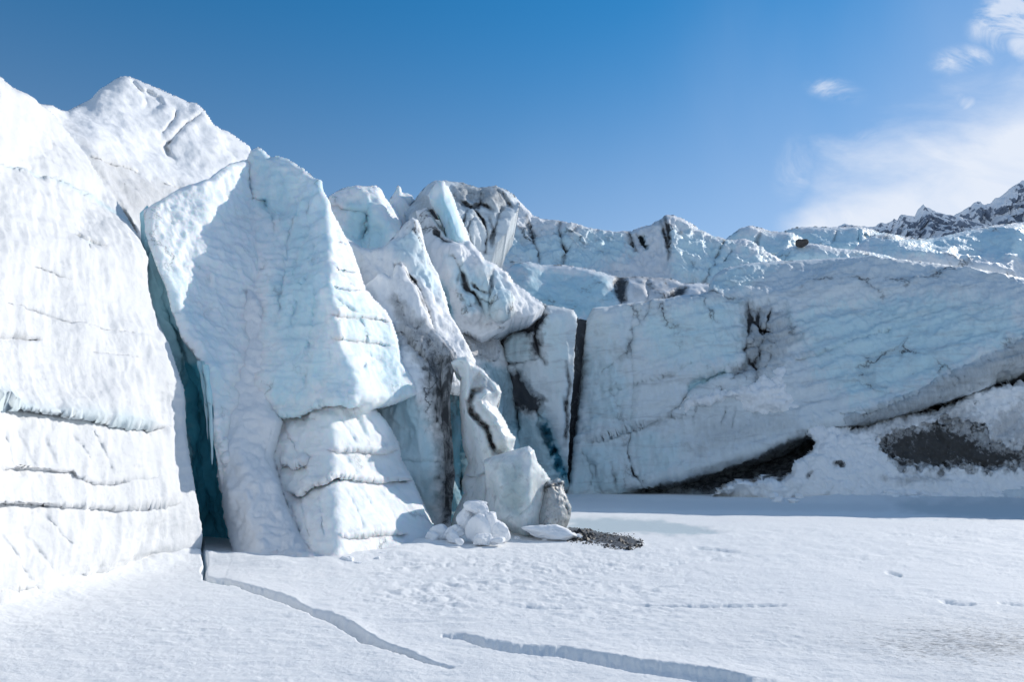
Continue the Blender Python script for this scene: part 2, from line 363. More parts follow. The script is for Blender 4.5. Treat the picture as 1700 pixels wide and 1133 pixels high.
        ed = np.concatenate([F[:, [0, 1]], F[:, [1, 2]], F[:, [2, 3]], F[:, [3, 0]]]); key = np.sort(ed, 1); kk = key[:, 0].astype(np.int64)*nV+key[:, 1]
        _, first, cnt = np.unique(kk, return_index=True, return_counts=True); be = ed[first[cnt == 1]]
        side = np.stack([be[:, 1], be[:, 0], be[:, 0]+nV, be[:, 1]+nV], 1)
        FF = np.concatenate([F, (F+nV)[:, ::-1], side]); VV = np.concatenate([Vf, Vb])
        return mesh_obj(name, VV, FF, mat, parent, {'blue': np.r_[bl, bl], 'dirt': np.r_[di, di]})

#@@BODIES
# ------------------------------------------------------------------ ground
def make_ground():
    segs = [np.arange(812, 828, 0.7), np.arange(828, 960, 1.3), np.arange(960, 1135, 1.15), np.arange(1136, 1700, 9)]
    py = np.concatenate(segs); px = np.concatenate([np.arange(-1400, -60, 18), np.arange(-60, 1760, 2.0), np.arange(1760, 3200, 18)])
    X, Y = np.meshgrid(px, py); x, ry, rz = ray(X, Y); t = CAMH/(-rz)
    WX, WY = x*t, ry*t; z = np.zeros(X.shape)
    Q = np.stack([WX, WY, 0*WX], -1)
    far = 1/(1+np.maximum(WY-12, 0)/9)
    z += 0.035*fbm(Q*[0.35, 0.35, 1], 3)+0.018*fbm(Q*[1.6, 2.1, 1]+5, 5)*far+.014*fbm(Q*[.9, 2.6, 1]+15, 4, 'r')*sstep(-.1, .5, gn(Q*[.25, .3, 1]+3))*far
    z += (0.013*fbm(Q*[6, 8, 1]+3, 4)*np.clip(.75+1.6*fbm(Q*[.4, .6, 1]+33, 3), .15, 1.7)+.0035*fbm(Q*[24, 28, 1]+3, 2)*(WY < 13))*far
    # trampled and wind-cupped lumps in the middle
    lump = sstep(460, 760, X)*(1-sstep(980, 1330, X))*sstep(890, 935, Y)*(1-sstep(975, 1075, Y))*np.clip(.7+1.5*fbm(Q*[.5, .8, 1]+51, 3), .1, 1.5)
    z += lump*0.05*(fbm(Q*[3.2, 3.0, 1]+11, 4, 'b'))
    l2 = sstep(1040, 1160, X)*sstep(865, 885, Y)*(1-sstep(925, 960, Y)); z += l2*0.03*fbm(Q*[2.0, 1.4, 1]+21, 4)
    dirt = np.zeros(X.shape); blue = .16*sstep(.05, .5, fbm(Q*[.5, .8, 1]+41, 4))
    jx = X+4*fbm(np.stack([X/22, Y/9, 0*X], -1), 4); jy = Y+1.6*fbm(np.stack([X/16, Y/7, 0*X+4], -1), 4)
    def crack(poly, wpx, depth, raise_, rw, off=0):
        """open crack: gap of width wpx (tapering list), far slab lifted"""
        nonlocal z, blue
        d, s, tt = dist_poly(jx, jy, [p[:2] for p in poly]); wv = np.interp(tt, np.linspace(0, 1, len(poly)), [p[2] for p in poly])
        sg = -d*s          # >0 beyond (above in the picture)
        endf = np.where((tt <= 0) | (tt >= 1), np.exp(-(d/4)**2), 1)
        sg = sg+1.3*fbm(np.stack([X/9, Y/5, 0*X+8], -1), 3); gap = sstep(-1.5, 1.5, sg)*(1-sstep(wv*.35-1.6, wv+2.2, sg))*endf
        lift = sstep(wv-1.6, wv+3.5, sg)*np.exp(-np.maximum(sg-wv, 0)/rw)*endf
        hv = np.interp(tt, np.linspace(0, 1, len(poly)), [p[3] for p in poly])
        z = z*(1-gap)-depth*gap+raise_*hv*lift
        blue = np.maximum(blue, 0.32*gap)
    crack([(372, 967, 1, .2), (405, 980, 3, .7), (440, 992, 6, .9), (480, 1006, 7, .9), (515, 1020, 3, .5), (545, 1031, 8, .9), (580, 1050, 11, 1), (597, 1066, 14, 1.1), (625, 1072, 5, .7), (690, 1095, 3, .5), (722, 1103, 1, .2), (750, 1108, 1, .02)], 8, .13, .05, 16)
    crack([(735, 1058, 1, .05), (770, 1062, 4, .6), (800, 1074, 6, .8), (860, 1084, 7, .8), (930, 1090, 8, .8), (1000, 1105, 10, 1.0), (1060, 1119, 12, 1.1), (1120, 1126, 12, 1.1), (1200, 1140, 14, 1.1), (1300, 1165, 14, 1), (1500, 1230, 14, 1), (1700, 1330, 10, 1)], 8, .07, .05, 22)
    d, s, tt = dist_poly(jx, jy, [(331, 893), (336, 905), (333, 918), (337, 932), (341, 942), (337, 952), (341, 962), (352, 966), (380, 970)]); z -= .3*np.exp(-(d/2.2)**2); blue = np.maximum(blue, .9*np.exp(-(d/2.5)**2))
    for pl, wd, dp in (([(1010, 1002), (1090, 1006), (1160, 1006), (1230, 1006), (1275, 1005), (1330, 1006)], 1.6, .05), ([(1080, 938), (1130, 934), (1180, 926), (1230, 917)], 1.6, .05), ([(1150, 908), (1180, 912), (1230, 918)], 1.8, .06), ([(1470, 887), (1540, 889), (1610, 892)], 1.0, .04),
                       ([(1555, 997), (1590, 1004), (1620, 1004)], 2.2, .05), ([(1470, 950), (1485, 954), (1497, 957)], 2.2, .05), ([(1655, 1001), (1700, 1006)], 2, .04), ([(850, 1008), (900, 1011), (960, 1012)], 1.5, .03), ([(1400, 860), (1560, 864), (1700, 862)], 1.2, .02)):
        d, _s, tt = dist_poly(jx, jy, pl); tap = np.clip(np.minimum(tt, 1-tt)*5, 0, 1)*(.5+.8*np.clip(fbm(np.stack([X/14, Y/14, 0*X+6], -1), 3)+.5, 0, 1)); g = np.exp(-(d/wd)**2)*tap; z -= dp*g; blue = np.maximum(blue, .3*g)
    # frozen melt pool (smooth, greyer) and pale grey apron of bare ice under the wall
    def reg(poly, soft, j=4):
        q = np.stack([X/30, Y/8, 0*X+2], -1); d = dist_poly(X*0.25, Y, [(p[0]*.25, p[1]) for p in poly], True)[0]
        sg = np.where(inside(X, Y, poly), d, -d)+j*fbm(q, 4); return sstep(-soft, soft, sg)
    m = reg([(940, 862), (1010, 860), (1100, 864), (1170, 876), (1190, 886), (1120, 890), (1060, 884), (980, 890), (940, 885)], 5, 6)
    z = z*(1-m)-.012*m; blue = np.maximum(blue, .50*m); gray = .26*m
    m = reg([(1480, 836), (1700, 836), (1900, 838), (1900, 872), (1600, 862), (1500, 850)], 6, 5); blue = np.maximum(blue, .30*m); gray = np.maximum(gray, .30*m)
    m = reg([(940, 828), (1300, 836), (1480, 838), (1480, 850), (1200, 848), (940, 845)], 4, 3); gray = np.maximum(gray, .12*m)
    # dark gravel spilled beside the block
    m = reg([(948, 884), (975, 882), (1000, 888), (1040, 893), (1066, 903), (1050, 913), (1015, 910), (985, 902), (950, 896)], 1.5, 4); dirt = np.maximum(dirt, 1.0*m); z += .03*m*(1+fbm(Q*6, 3))
    # sparse grit, strongest at the lower right
    gsp = sstep(1250, 1600, X)*sstep(985, 1090, Y)*.36+sstep(1000, 1200, X)*sstep(985, 1030, Y)*(1-sstep(1070, 1120, Y))*.26+.14*lump
    dirt = np.maximum(dirt, gsp)
    # drifts piled against the foot of the ice
    def drift(pl, h, wd):
        nonlocal z
        w_ = [(float(P3(a, b, G(b))[0]), G(b)) for a, b in pl]; d = dist_poly(WX, WY, w_)[0]
        z = z+h*np.exp(-(d/wd)**2)*(1+.35*fbm(Q*[2.2, 2.2, 1]+7, 4))
    drift([(-200, 1070), (0, 1000), (60, 985), (150, 955), (240, 940), (300, 930)], .20, .55)
    drift([(400, 932), (480, 940), (545, 935), (600, 928), (660, 922), (705, 905)], .10, .6)
    drift([(690, 895), (730, 892), (760, 890), (800, 893), (850, 890), (930, 885)], .12, .6)
    drift([(1400, 830), (1500, 833), (1800, 838)], .2, 1.6)
    P = np.stack([WX, WY, z], -1); H, W = X.shape; idx = np.arange(H*W).reshape(H, W)
    F = np.stack([idx[:-1, :-1], idx[1:, :-1], idx[1:, 1:], idx[:-1, 1:]], -1).reshape(-1, 4)
    V = P.reshape(-1, 3); n0 = len(V); R = 9000.0
    V = np.concatenate([V, [[-R, -R, -.7], [R, -R, -.7], [R, R, -.7], [-R, R, -.7]]]); F = np.concatenate([F, [[n0, n0+1, n0+2, n0+3]]])
    z0 = np.zeros(4)
    return mesh_obj('snow_ground', V, F, M_ground, None, {'blue': np.r_[blue.ravel(), z0], 'dirt': np.r_[dirt.ravel(), z0], 'gray': np.r_[gray.ravel(), z0]})
M_ground = ice_mat('crusted snow', dirt=(.085, .095, .11), snow=(.84, .845, .845), ice=(.62, .73, .77), deep=(.20, .34, .40), scale=2.2, streak=(.55, 1.0, 1), bump=.75, mottle=.05, grime=.12, rough=.7, dscale=2.6, softk=.12)
def ground_gray(m):
    nt = m.node_tree; N = nt.nodes; L = nt.links; b = next(n for n in N if n.type == 'BSDF_PRINCIPLED'); src = b.inputs['Base Color'].links[0].from_socket
    a = N.new('ShaderNodeAttribute'); a.attribute_name = 'gray'; mx = N.new('ShaderNodeMix'); mx.data_type = 'RGBA'
    L.new(a.outputs['Fac'], mx.inputs[0]); L.new(src, mx.inputs[6]); mx.inputs[7].default_value = (.22, .25, .27, 1); L.new(mx.outputs[2], b.inputs['Base Color'])
ground_gray(M_ground)
g = make_ground(); tag(g, kind='structure')

# ------------------------------------------------------------------ left cliff
b = Body([(-560, -200, 7.0), (-220, 20, 9.5), (-60, 95, 10.5), (0, 127, 11.5), (20, 145, 12), (50, 160, 13), (85, 185, 14.5), (115, 222, 15.2), (145, 260, 15.8), (175, 310, 15.8), (205, 350, 15.6), (232, 395, 14.9), (243, 430, 14.6), (247, 480, 14.3), (260, 530, 14.3), (280, 575, 14), (296, 620, 13.7), (306, 650, 13.6), (309, 720, 13.5), (318, 780, 13.3), (328, 840, 13.1), (330, 895, 13), (334, 935, -18), (300, 945, -18), (200, 962, -12), (150, 972, -10), (100, 1000, -12), (50, 1015, -12), (0, 1030, -12), (-220, 1090, -12), (-560, 1195, -16)],
         [[(215, 380, 14.6), (224, 440, 13.8), (232, 520, 13.3), (243, 570, 13.0), (264, 620, 12.8), (266, 700, 12.65), (275, 780, 12.5), (287, 850, 12.4), (296, 910, 12.3)],
          [(0, 300, 10.7), (120, 300, 13.4)], [(-560, 400, 6.3), (-220, 400, 8.2), (0, 400, 10.2), (110, 400, 11.8)], [(-220, 560, 7.5), (0, 560, 9.5), (120, 560, 11.0)],
          [(-560, 690, 5.45), (-220, 690, 6.9), (0, 690, 8.9), (130, 690, 10.4)], [(-560, 850, 5.3), (-220, 850, 6.55), (0, 850, 8.5), (140, 850, 10.15)], [(0, 960, 8.35), (130, 930, 9.9), (220, 915, 11.3)]],
         step=2.15, seed=1.0, soft=3)
b.groove([(-60, 262), (20, 282), (50, 292), (90, 303), (130, 322), (170, 345), (210, 368), (232, 380)], 7, .16, blue=.35)
b.region([(115, 390), (140, 400), (172, 412), (165, 418), (140, 414)], .22, 2.5, blue=.35, jit=1.5)
b.region([(-60, 555), (20, 557), (65, 565), (20, 572), (-60, 572)], .14, 3, blue=.3, jit=1.5)
b.groove([(0, 508), (60, 520), (110, 538), (160, 548), (230, 560)], 2.5, .05); b.groove([(45, 445), (80, 455), (115, 470)], 2, .05, dirt=.25)
b.groove([(145, 588), (180, 592), (230, 600)], 2, .05); 
b.ledge([(-560, 610), (-220, 640), (-80, 650), (0, 667), (30, 676), (60, 682), (110, 688), (150, 692), (185, 700), (215, 705), (250, 709), (285, 708)], 11, .44, up=24, dirt=.7, blue=.55, lipblue=.35)  # dark overhang underside painted through the tones below the lip
b.ledge([(-80, 775), (20, 778), (80, 781), (120, 783), (128, 794), (150, 802), (180, 803), (205, 798), (255, 794)], 7, .12, up=10, blue=.2)
b.ledge([(-560, 800), (-220, 820), (-60, 830), (0, 835), (60, 838), (120, 840), (190, 844), (230, 843), (262, 838), (292, 836)], 6, .19, up=14, dirt=.1, blue=.2)
b.ledge([(125, 955), (150, 950), (185, 948), (215, 944), (240, 938), (255, 932), (275, 930)], 6, .22, up=12, blue=.35)
b.ledge([(-60, 1003), (0, 985), (30, 978), (60, 970)], 6, .10, up=10)
for pl in ([(50, 690), (75, 730), (100, 790)], [(95, 692), (130, 740), (150, 785)], [(130, 700), (165, 750), (185, 795)], [(20, 700), (50, 760), (70, 800)], [(0, 720), (30, 790)], [(30, 860), (60, 910), (90, 965)], [(0, 880), (30, 930), (55, 980)], [(70, 850), (110, 910)]): b.groove(pl, 3.5, .03)
cliff = b.build('ice_cliff', M_cliff, layers=[(.20, (.35, .5, .6), 3, 'f'), (.035, (2.6, 2.0, .8), 5, 'r'), (.04, (1.6, 1.1, .35), 4, 'r'), (.03, (3.4, 2.6, .5), 4, 'r'), (.035, (.8, .8, 3.0), 4, 'r'), (.018, (7, 6, 5), 4, 'f')], rim=(0, 22), rimw=9, rimd=.5, thick=5, shrink=.92, shear=(.35, -.45))
tag(cliff, 'sunlit white ice cliff with long horizontal ledges at the left edge', 'ice cliff')

# crevasse interior (deep blue walls behind the slot)
b = Body([(232, 355, 15.6), (246, 340, 15.8), (268, 430, 15.2), (290, 470, 15.0), (320, 560, 15.0), (360, 620, 15.0), (395, 700, 15.1), (400, 800, 15.2), (402, 900, 15.8), (385, 903, 16.2), (300, 903, 16.2), (290, 800, 15.0), (280, 650, 14.8), (240, 500, 14.9)],
         [[(258, 440, 15.2), (280, 520, 15.2), (312, 600, 15.8), (328, 680, 16.3), (336, 780, 16.5), (345, 860, 16.5)], [(352, 640, 15.6), (366, 740, 15.7), (378, 850, 15.8)]], step=2.2, seed=2.0)
b.region([(225, 350), (262, 350), (310, 600), (330, 612), (300, 640), (240, 480)], 0, 6, blue=.45, jit=2)
b.region([(312, 590), (360, 600), (410, 700), (410, 905), (300, 905), (300, 640)], 0, 8, blue=1.0, jit=3)
b.groove([(268, 440), (276, 500), (292, 560), (300, 590)], 4, .5, blue=.8)
b.build('crevasse_wall', M_crev, cliff, layers=[(.25, (1.6, 1.6, .5), 4, 'r'), (.12, (1.5, 1.5, 1.5), 4, 'f')], thick=2.5, shrink=.85, b0=.15)

# ------------------------------------------------------------------ peak above
b = Body([(60, 172, 17), (85, 174, 18.5), (100, 181, 20), (112, 184, 21), (128, 176, 22), (150, 165, 22.5), (158, 158, 22.5), (165, 148, 23), (180, 140, 23), (192, 131, 23), (205, 126, 23), (216, 127, 23), (240, 137, 22.6), (265, 147, 22.3), (290, 158, 22), (315, 170, 21.7), (326, 171, 21.5), (340, 183, 21.2), (352, 204, 21), (366, 214, 21), (380, 219, 21.2), (400, 232, 21), (415, 243, 21), (419, 254, 20.5), (440, 300, 20), (420, 400, 18), (330, 470, 16.5), (262, 460, 16.2), (245, 425, 16.1), (225, 420, 16.5), (190, 360, 17), (140, 290, 17.4), (100, 230, 17.6), (50, 190, 16.5)],
         [[(110, 200, 19.5), (150, 262, 17.6), (200, 330, 17), (240, 395, 16.3)], [(200, 150, 22.3), (250, 200, 20.8), (270, 240, 20.2), (300, 290, 18.8), (290, 350, 17.6)], [(160, 200, 20.7), (200, 260, 19.2), (225, 310, 18.0)], [(330, 190, 20.8), (300, 220, 20.3), (276, 243, 19.9), (292, 262, 19.6)], [(360, 225, 20.2), (350, 280, 19.0)], [(400, 245, 20.6), (385, 232, 20.8)]],
         step=2.2, seed=3.0, soft=3, dy=lambda x, y: 1.3+max(0, x-140)*.03)
b.region([(206, 133), (222, 133), (232, 150), (250, 155), (270, 165), (273, 177), (258, 183), (240, 178), (228, 155)], .35, 5, jit=4)
b.groove([(338, 185), (325, 195), (310, 205), (296, 220), (282, 236), (274, 243), (280, 256), (292, 264)], 4, .40, dirt=.35, blue=.2); b.groove([(292, 180), (290, 196), (278, 212), (268, 222)], 3, .22)
b.ledge([(145, 259), (165, 267), (195, 278), (232, 292)], 5, .15, dirt=.5)
b.groove([(200, 345), (212, 362), (222, 380), (230, 400)], 4, .3, dirt=.8); b.groove([(243, 350), (246, 380), (247, 420)], 4, .6, dirt=.35, blue=.5)
for pl in ([(150, 270), (175, 300), (205, 345)], [(168, 272), (200, 315), (225, 355)], [(190, 282), (225, 325)]): b.groove(pl, 4, .12, dirt=.25)
b.region([(60, 165), (100, 190), (150, 240), (240, 290), (310, 310), (240, 380), (200, 345), (145, 262), (90, 200)], 0, 15, dirt=.30, jit=12)
b.ledge([(265, 305), (290, 310), (315, 315)], 4, .12, dirt=.5)
tag(b.build('ice_peak', M_snow, layers=[(.25, (.35, .35, .5), 4, 'f'), (.07, (2.2, 1.6, 1.2), 5, 'f'), (.10, (.5, .5, 1.2), 4, 'r')], rim=(0, 26), rimw=7, rimd=.8, thick=6, shrink=.9), 'sunlit pointed snow peak rising behind the left cliff', 'ice peak')

# ------------------------------------------------------------------ main fin
b = Body([(238, 350, 15.2), (240, 385, 14.8), (250, 415, 14.55), (262, 450, 14.4), (272, 470, 14.3), (282, 510, 14.3), (300, 560, 14.2), (330, 600, 14.2), (344, 640, 14.1), (354, 680, 14.1), (354, 730, 14.1), (364, 790, 14.1), (379, 850, 14.3), (384, 880, 14.6), (384, 925, -24), (420, 950, -16), (480, 955, -14), (545, 952, -14), (600, 942, -14), (660, 935, -14), (715, 918, -14), (732, 898, -10),
          (718, 868, 16.2), (700, 830, 16.5), (685, 795, 16.8), (668, 765, 17.0), (662, 735, 17.1), (645, 705, 16.8), (625, 680, 16.4), (655, 672, 16.9), (697, 655, 17.5), (690, 635, 17.6), (668, 600, 17.8), (660, 560, 18.0), (650, 530, 18.2), (640, 515, 18.2), (625, 500, 18.2), (607, 480, 18.1), (598, 452, 18.0), (585, 415, 17.9), (562, 372, 17.6), (549, 350, 17.2), (546, 335, 17.2), (537, 318, 17.3), (534, 300, 17.6), (520, 294, 17.8), (505, 280, 18.0), (480, 265, 18.4), (462, 259, 18.5), (450, 262, 18.6), (440, 250, 18.7), (428, 244, 18.8), (416, 250, 18.9), (410, 265, 18.6), (380, 272, 17.8), (345, 298, 17.0), (300, 312, 16.2)],
         [[(540, 330, 17.0), (546, 400, 16.3), (550, 480, 15.3), (562, 560, 15.0), (590, 630, 14.9), (604, 665, 14.8)], [(548, 685, 14.9), (552, 760, 14.4), (556, 830, 13.4), (560, 900, 12.5), (562, 950, -14)],
          [(412, 268, 18.8), (416, 350, 18.0), (425, 450, 16.9), (418, 560, 16.0), (408, 660, 15.2), (400, 760, 14.8), (402, 850, 14.2), (415, 915, 13.2)],
          [(345, 340, 16.5), (315, 400, 15.6), (300, 450, 15.1), (320, 520, 15.0), (350, 600, 14.6), (372, 680, 14.5)],
          [(500, 400, 17.1), (490, 500, 16.2), (495, 600, 15.3), (500, 655, 15.2)], [(462, 690, 15.5), (470, 760, 15.1), (492, 850, 14.1), (510, 915, 13.1)],
          [(450, 290, 18.3), (460, 340, 18.0)], [(610, 520, 17.1), (625, 600, 16.9), (640, 655, 16.4)], [(590, 500, 16.5), (600, 560, 16.2)], [(640, 700, 16.4), (650, 800, 16.0), (660, 880, 14.6)]],
         step=2.0, seed=4.0, soft=3, jit=2.0, jf=11, dy=lambda x, y: .9*max(0, min(1, (470-y)/100))*max(0, min(1, (x-370)/60)))
b.region([(412, 262), (440, 246), (470, 262), (535, 300), (548, 350), (550, 450), (550, 560), (600, 660), (540, 670), (450, 685), (440, 650), (450, 560), (450, 450), (452, 400), (420, 330)], -.05, 22, blue=.44, jit=20, jf=30)
b.region([(262, 450), (300, 470), (380, 600), (375, 680), (350, 690), (330, 600), (285, 520)], 0, 14, blue=.30, jit=8)
b.region([(560, 470), (650, 540), (690, 650), (630, 675), (610, 640), (580, 560)], 0, 10, blue=.34, jit=8)
b.groove([(410, 262), (414, 300), (418, 330), (440, 338), (452, 355), (455, 390)], 4, .28, blue=.4)
b.groove([(440, 330), (442, 345)], 5, .3, blue=.9)
b.region([(560, 470), (600, 500), (630, 600), (600, 640), (575, 600), (560, 540)], 0, 8, blue=.30, jit=8)
for pl in ([(470, 280), (472, 330), (465, 380)], [(500, 300), (495, 360), (470, 420)], [(520, 320), (510, 400), (480, 470)], [(535, 380), (515, 450), (490, 520), (480, 560)], [(530, 460), (520, 540), (500, 620)], [(520, 560), (505, 650)], [(480, 400), (470, 470), (462, 540)]): b.groove(pl, 6, .13, blue=.3)
b.ledge([(446, 683), (470, 690), (500, 688), (520, 678), (540, 670), (560, 669), (580, 672), (608, 672)], 10, .75, up=16, dirt=.7, blue=.5, lipblue=.4)
b.ledge([(612, 680), (640, 676), (670, 668), (698, 655)], 7, .45, up=10, dirt=.7, blue=.4, lipblue=.4)
b.ledge([(468, 765), (490, 775), (512, 768)], 8, .7, up=12, blue=.4, dirt=.3); b.ledge([(545, 750), (590, 748), (625, 752), (662, 745)], 6, .3, up=9, dirt=.35)
b.ledge([(475, 815), (500, 822), (520, 806), (545, 800), (558, 791), (590, 795), (625, 800), (660, 797), (690, 797)], 8, .5, up=12, dirt=.55, blue=.2)
b.ledge([(562, 893), (600, 890), (640, 885), (680, 888)], 6, .4, up=8, dirt=.35)
for y0, am in ((400, .05), (445, .07), (475, .08), (520, .08), (560, .06)): b.ledge([(550, y0), (580, y0+6), (620, y0+8), (650, y0+16)], 6, am*3, up=8)
b.region([(560, 500), (600, 520), (605, 570), (625, 600), (600, 610), (572, 560), (560, 540)], .18, 5, jit=5)
for pl in ([(560, 690), (590, 740)], [(585, 680), (612, 735)], [(610, 690), (640, 740)], [(570, 760), (590, 790)], [(560, 800), (590, 850), (600, 885)], [(585, 800), (620, 855)], [(620, 805), (660, 870)], [(650, 805), (690, 860)]): b.groove(pl, 3, .05, dirt=.12)
for pl in ([(470, 700), (500, 760)], [(480, 700), (540, 700)], [(500, 820), (520, 900)], [(530, 810), (545, 900)], [(485, 840), (500, 890)]): b.groove(pl, 4, .06)
b.groove([(356, 690), (370, 740), (385, 800), (392, 870)], 8, -.18)
fin = b.build('ice_fin', M_fin, layers=[(.22, (.5, .5, .45), 4, 'f'), (.09, (2.0, 1.8, .6), 5, 'r'), (.07, (.8, .8, 3.2), 4, 'r'), (.02, (7, 6, 5), 4, 'f')], wmask=lambda X, Y: 1-.55*sstep(525, 560, X)*sstep(665, 700, Y)-.3*sstep(545, 575, X)*(1-sstep(665, 700, Y)), rim=(22, 55), rimw=8, rimd=.45, thick=2.5, shrink=.9)
tag(fin, 'tall pale blue ice fin with undercut strata in front of the open crevasse', 'ice fin')
# snow slope heaped in the hollow of the fin
b = Body([(415, 470, 15.7), (440, 500, 15.5), (452, 560, 15.3), (448, 620, 15), (455, 680, 14.6), (470, 700, 14.4), (455, 760, 14.3), (470, 820, 13.9), (495, 880, 13.2), (530, 925, 12.6), (535, 955, -16), (470, 960, -16), (410, 950, -16), (388, 925, 13.3), (374, 870, 13.8), (362, 800, 13.9), (358, 745, 14.0), (358, 700, 14.2), (372, 670, 14.4), (378, 600, 14.9), (392, 540, 15.4)],
         [[(418, 500, 15.35), (412, 600, 14.85), (405, 690, 14.3), (405, 780, 13.85), (420, 870, 13.3), (440, 920, 12.6)]], step=2.2, seed=5.0, jit=4, jf=10, dy=lambda x, y: .4*max(0, min(1, (850-y)/150))+max(0, (620-y)/150*.5))
b.build('snow_slope', M_snow, fin, layers=[(.14, (1.2, 1.2, 1), 5, 'f'), (.06, (3.5, 3.5, 3), 4, 'b')], rim=(0, 21), rimw=16, rimd=.55, thick=1, shrink=.9, b0=.05)

# ------------------------------------------------------------------ second spur + dark flank
b = Body([(560, 470, 17.2), (600, 478, 17.2), (618, 465, 17.2), (628, 455, 17.1), (636, 453, 17), (650, 462, 17), (656, 441, 17.3), (665, 434, 17.5), (674, 442, 17.4), (682, 462, 17.2), (695, 480, 17.1), (703, 496, 17), (712, 520, 16.8), (720, 545, 16.6), (740, 563, 16.4), (757, 586, 16.2), (760, 600, 16.0), (752, 625, 15.7), (748, 660, 15.5), (749, 700, 15.5), (753, 750, 15.7), (755, 790, 15.8), (750, 845, 16.2), (748, 900, -18), (700, 905, -18), (600, 900, 16.8), (580, 650, 16.6)],
         [[(697, 655, 15.35), (718, 720, 15.6), (726, 790, 15.8), (726, 880, 16.3)], [(700, 575, 16.1), (735, 612, 16.1), (738, 700, 15.9), (742, 770, 16.1), (738, 850, 16.5)], [(635, 470, 16.9), (680, 545, 16.4), (700, 600, 15.9)],
          [(640, 560, 16.3), (640, 700, 15.9), (665, 790, 15.7), (700, 880, 16.5)], [(668, 440, 17.2), (690, 500, 16.7), (712, 560, 16.4), (750, 600, 16.1)]], step=2.0, seed=6.0, dy=lambda x, y: 2.2)
b.region([(660, 600), (700, 660), (728, 740), (730, 860), (640, 900), (600, 700), (650, 560)], 0, 10, blue=.45, jit=8)
b.region([(700, 560), (760, 590), (770, 640), (768, 800), (745, 890), (730, 860), (724, 720), (706, 655), (700, 610), (665, 560)], 0, 8, dirt=.85, jit=8)
b.region([(655, 490), (690, 530), (760, 590), (700, 600), (665, 560), (655, 520)], 0, 8, dirt=.62, jit=8)
b.groove([(664, 443), (680, 462), (695, 490), (708, 515)], 3, .2, dirt=.7); b.groove([(668, 555), (680, 575), (705, 600)], 5, .25, dirt=.9)
b.groove([(652, 540), (662, 580), (668, 620), (680, 640)], 6, .3, blue=.5)
b.ledge([(640, 760), (690, 762), (735, 765)], 6, .06, up=8)
spur = tag(b.build('ice_spur', M_mid, layers=[(.2, (.5, .5, .4), 4, 'f'), (.13, (2.0, 1.8, .7), 5, 'r')], rim=(1, 14), rimw=7, rimd=.5, thick=1.5, shrink=.9), 'dirty streaked ice spur between the tall fin and the small twisted pinnacle', 'ice spur')
b = Body([(725, 585, 20.6), (768, 585, 20.8), (800, 640, 20.8), (800, 840, 20.4), (790, 905, -30), (725, 905, -30), (715, 700, 20)], [[(760, 620, 20.2), (762, 800, 20.0)]], step=2.2, seed=30)
b.region([(735, 590), (762, 590), (768, 700), (765, 900), (730, 900)], 0, 9, dirt=.55, blue=.9, jit=8); b.groove([(757, 600), (760, 700), (766, 790), (764, 860)], 4, .5, dirt=1.0)  # dark tone paints the slot's deep shade over its teal ice
b.build('slot_wall', M_mid, spur, layers=[(.25, (1.6, 1.6, .5), 5, 'r')], thick=1.5, shrink=.95, b0=.5)

# ------------------------------------------------------------------ twisted pinnacle
b = Body([(748, 602, 16.1), (760, 594, 16), (775, 592, 16), (790, 605, 16), (803, 615, 16), (815, 630, 16), (828, 640, 16), (833, 652, 16), (828, 668, 16.1), (824, 676, 16.1), (838, 698, 16.1), (848, 718, 16.1), (857, 728, 16.1), (852, 745, 16.2), (862, 765, 16.2), (880, 800, 16.3), (875, 900, -14), (780, 905, -14), (742, 890, -14), (755, 850, 16.3), (770, 820, 16.2), (766, 800, 16.3), (777, 770, 16.4), (768, 740, 16.3), (765, 700, 16.3), (762, 660, 16.2), (765, 630, 16.2), (760, 612, 16.2)],
         [[(775, 600, 15.7), (772, 650, 15.7), (785, 700, 15.6), (800, 760, 15.5), (800, 830, 15.4)], [(810, 650, 15.7), (815, 690, 15.6), (840, 730, 15.7)]], step=1.6, seed=7.0, jit=1.2, dy=lambda x, y: 1.7)
b.region([(795, 618), (812, 628), (820, 650), (805, 648), (790, 655), (780, 650), (785, 630)], .14, 3, dirt=.3, jit=2)
b.groove([(800, 645), (786, 652), (778, 668), (782, 685), (797, 700), (808, 712), (814, 732), (822, 750), (834, 757)], 5, .34, dirt=.85, blue=.2, dw=6)
b.groove([(802, 640), (806, 652), (798, 665), (806, 678), (820, 690), (830, 710), (838, 735), (845, 750)], 6, -.22)
b.ledge([(768, 790), (790, 792), (812, 782), (826, 770)], 5, .14, dirt=.2)
tag(b.build('ice_pinnacle', M_block, layers=[(.08, (1.5, 1.5, 1.2), 4, 'f'), (.025, (5, 5, 4), 4, 'f')], rim=(0, 27), rimw=8, rimd=.3, thick=.5, shrink=.85, d0=.12), 'small twisted ice pinnacle with a curling dark groove behind the grey block', 'ice pinnacle')

# ------------------------------------------------------------------ block with dirty shoulder
b = Body([(803, 765, 15.3), (815, 759, 15.2), (838, 752, 15.1), (862, 745, 15.1), (878, 741, 15.1), (887, 748, 15.2), (893, 768, 15.3), (903, 780, 15.4), (914, 796, 15.5), (918, 850, 15.5), (915, 900, -8), (860, 902, -12), (830, 896, -12), (795, 878, 15.6), (803, 845, 15.5), (808, 815, 15.4)],
         [[(882, 750, 14.9), (884, 790, 14.8), (880, 830, 14.7), (872, 888, 14.6)], [(835, 770, 14.75), (830, 810, 14.6), (825, 860, 14.7)], [(895, 800, 15.2), (900, 870, 15.2)]], step=1.5, seed=8.0, jit=1.2, dy=lambda x, y: 1.0)
b.region([(835, 775), (860, 770), (870, 830), (860, 850), (835, 840)], .05, 10, blue=.5, dirt=.16, jit=5); b.groove([(858, 860), (875, 845), (885, 835)], 2.5, .05, dirt=.15)
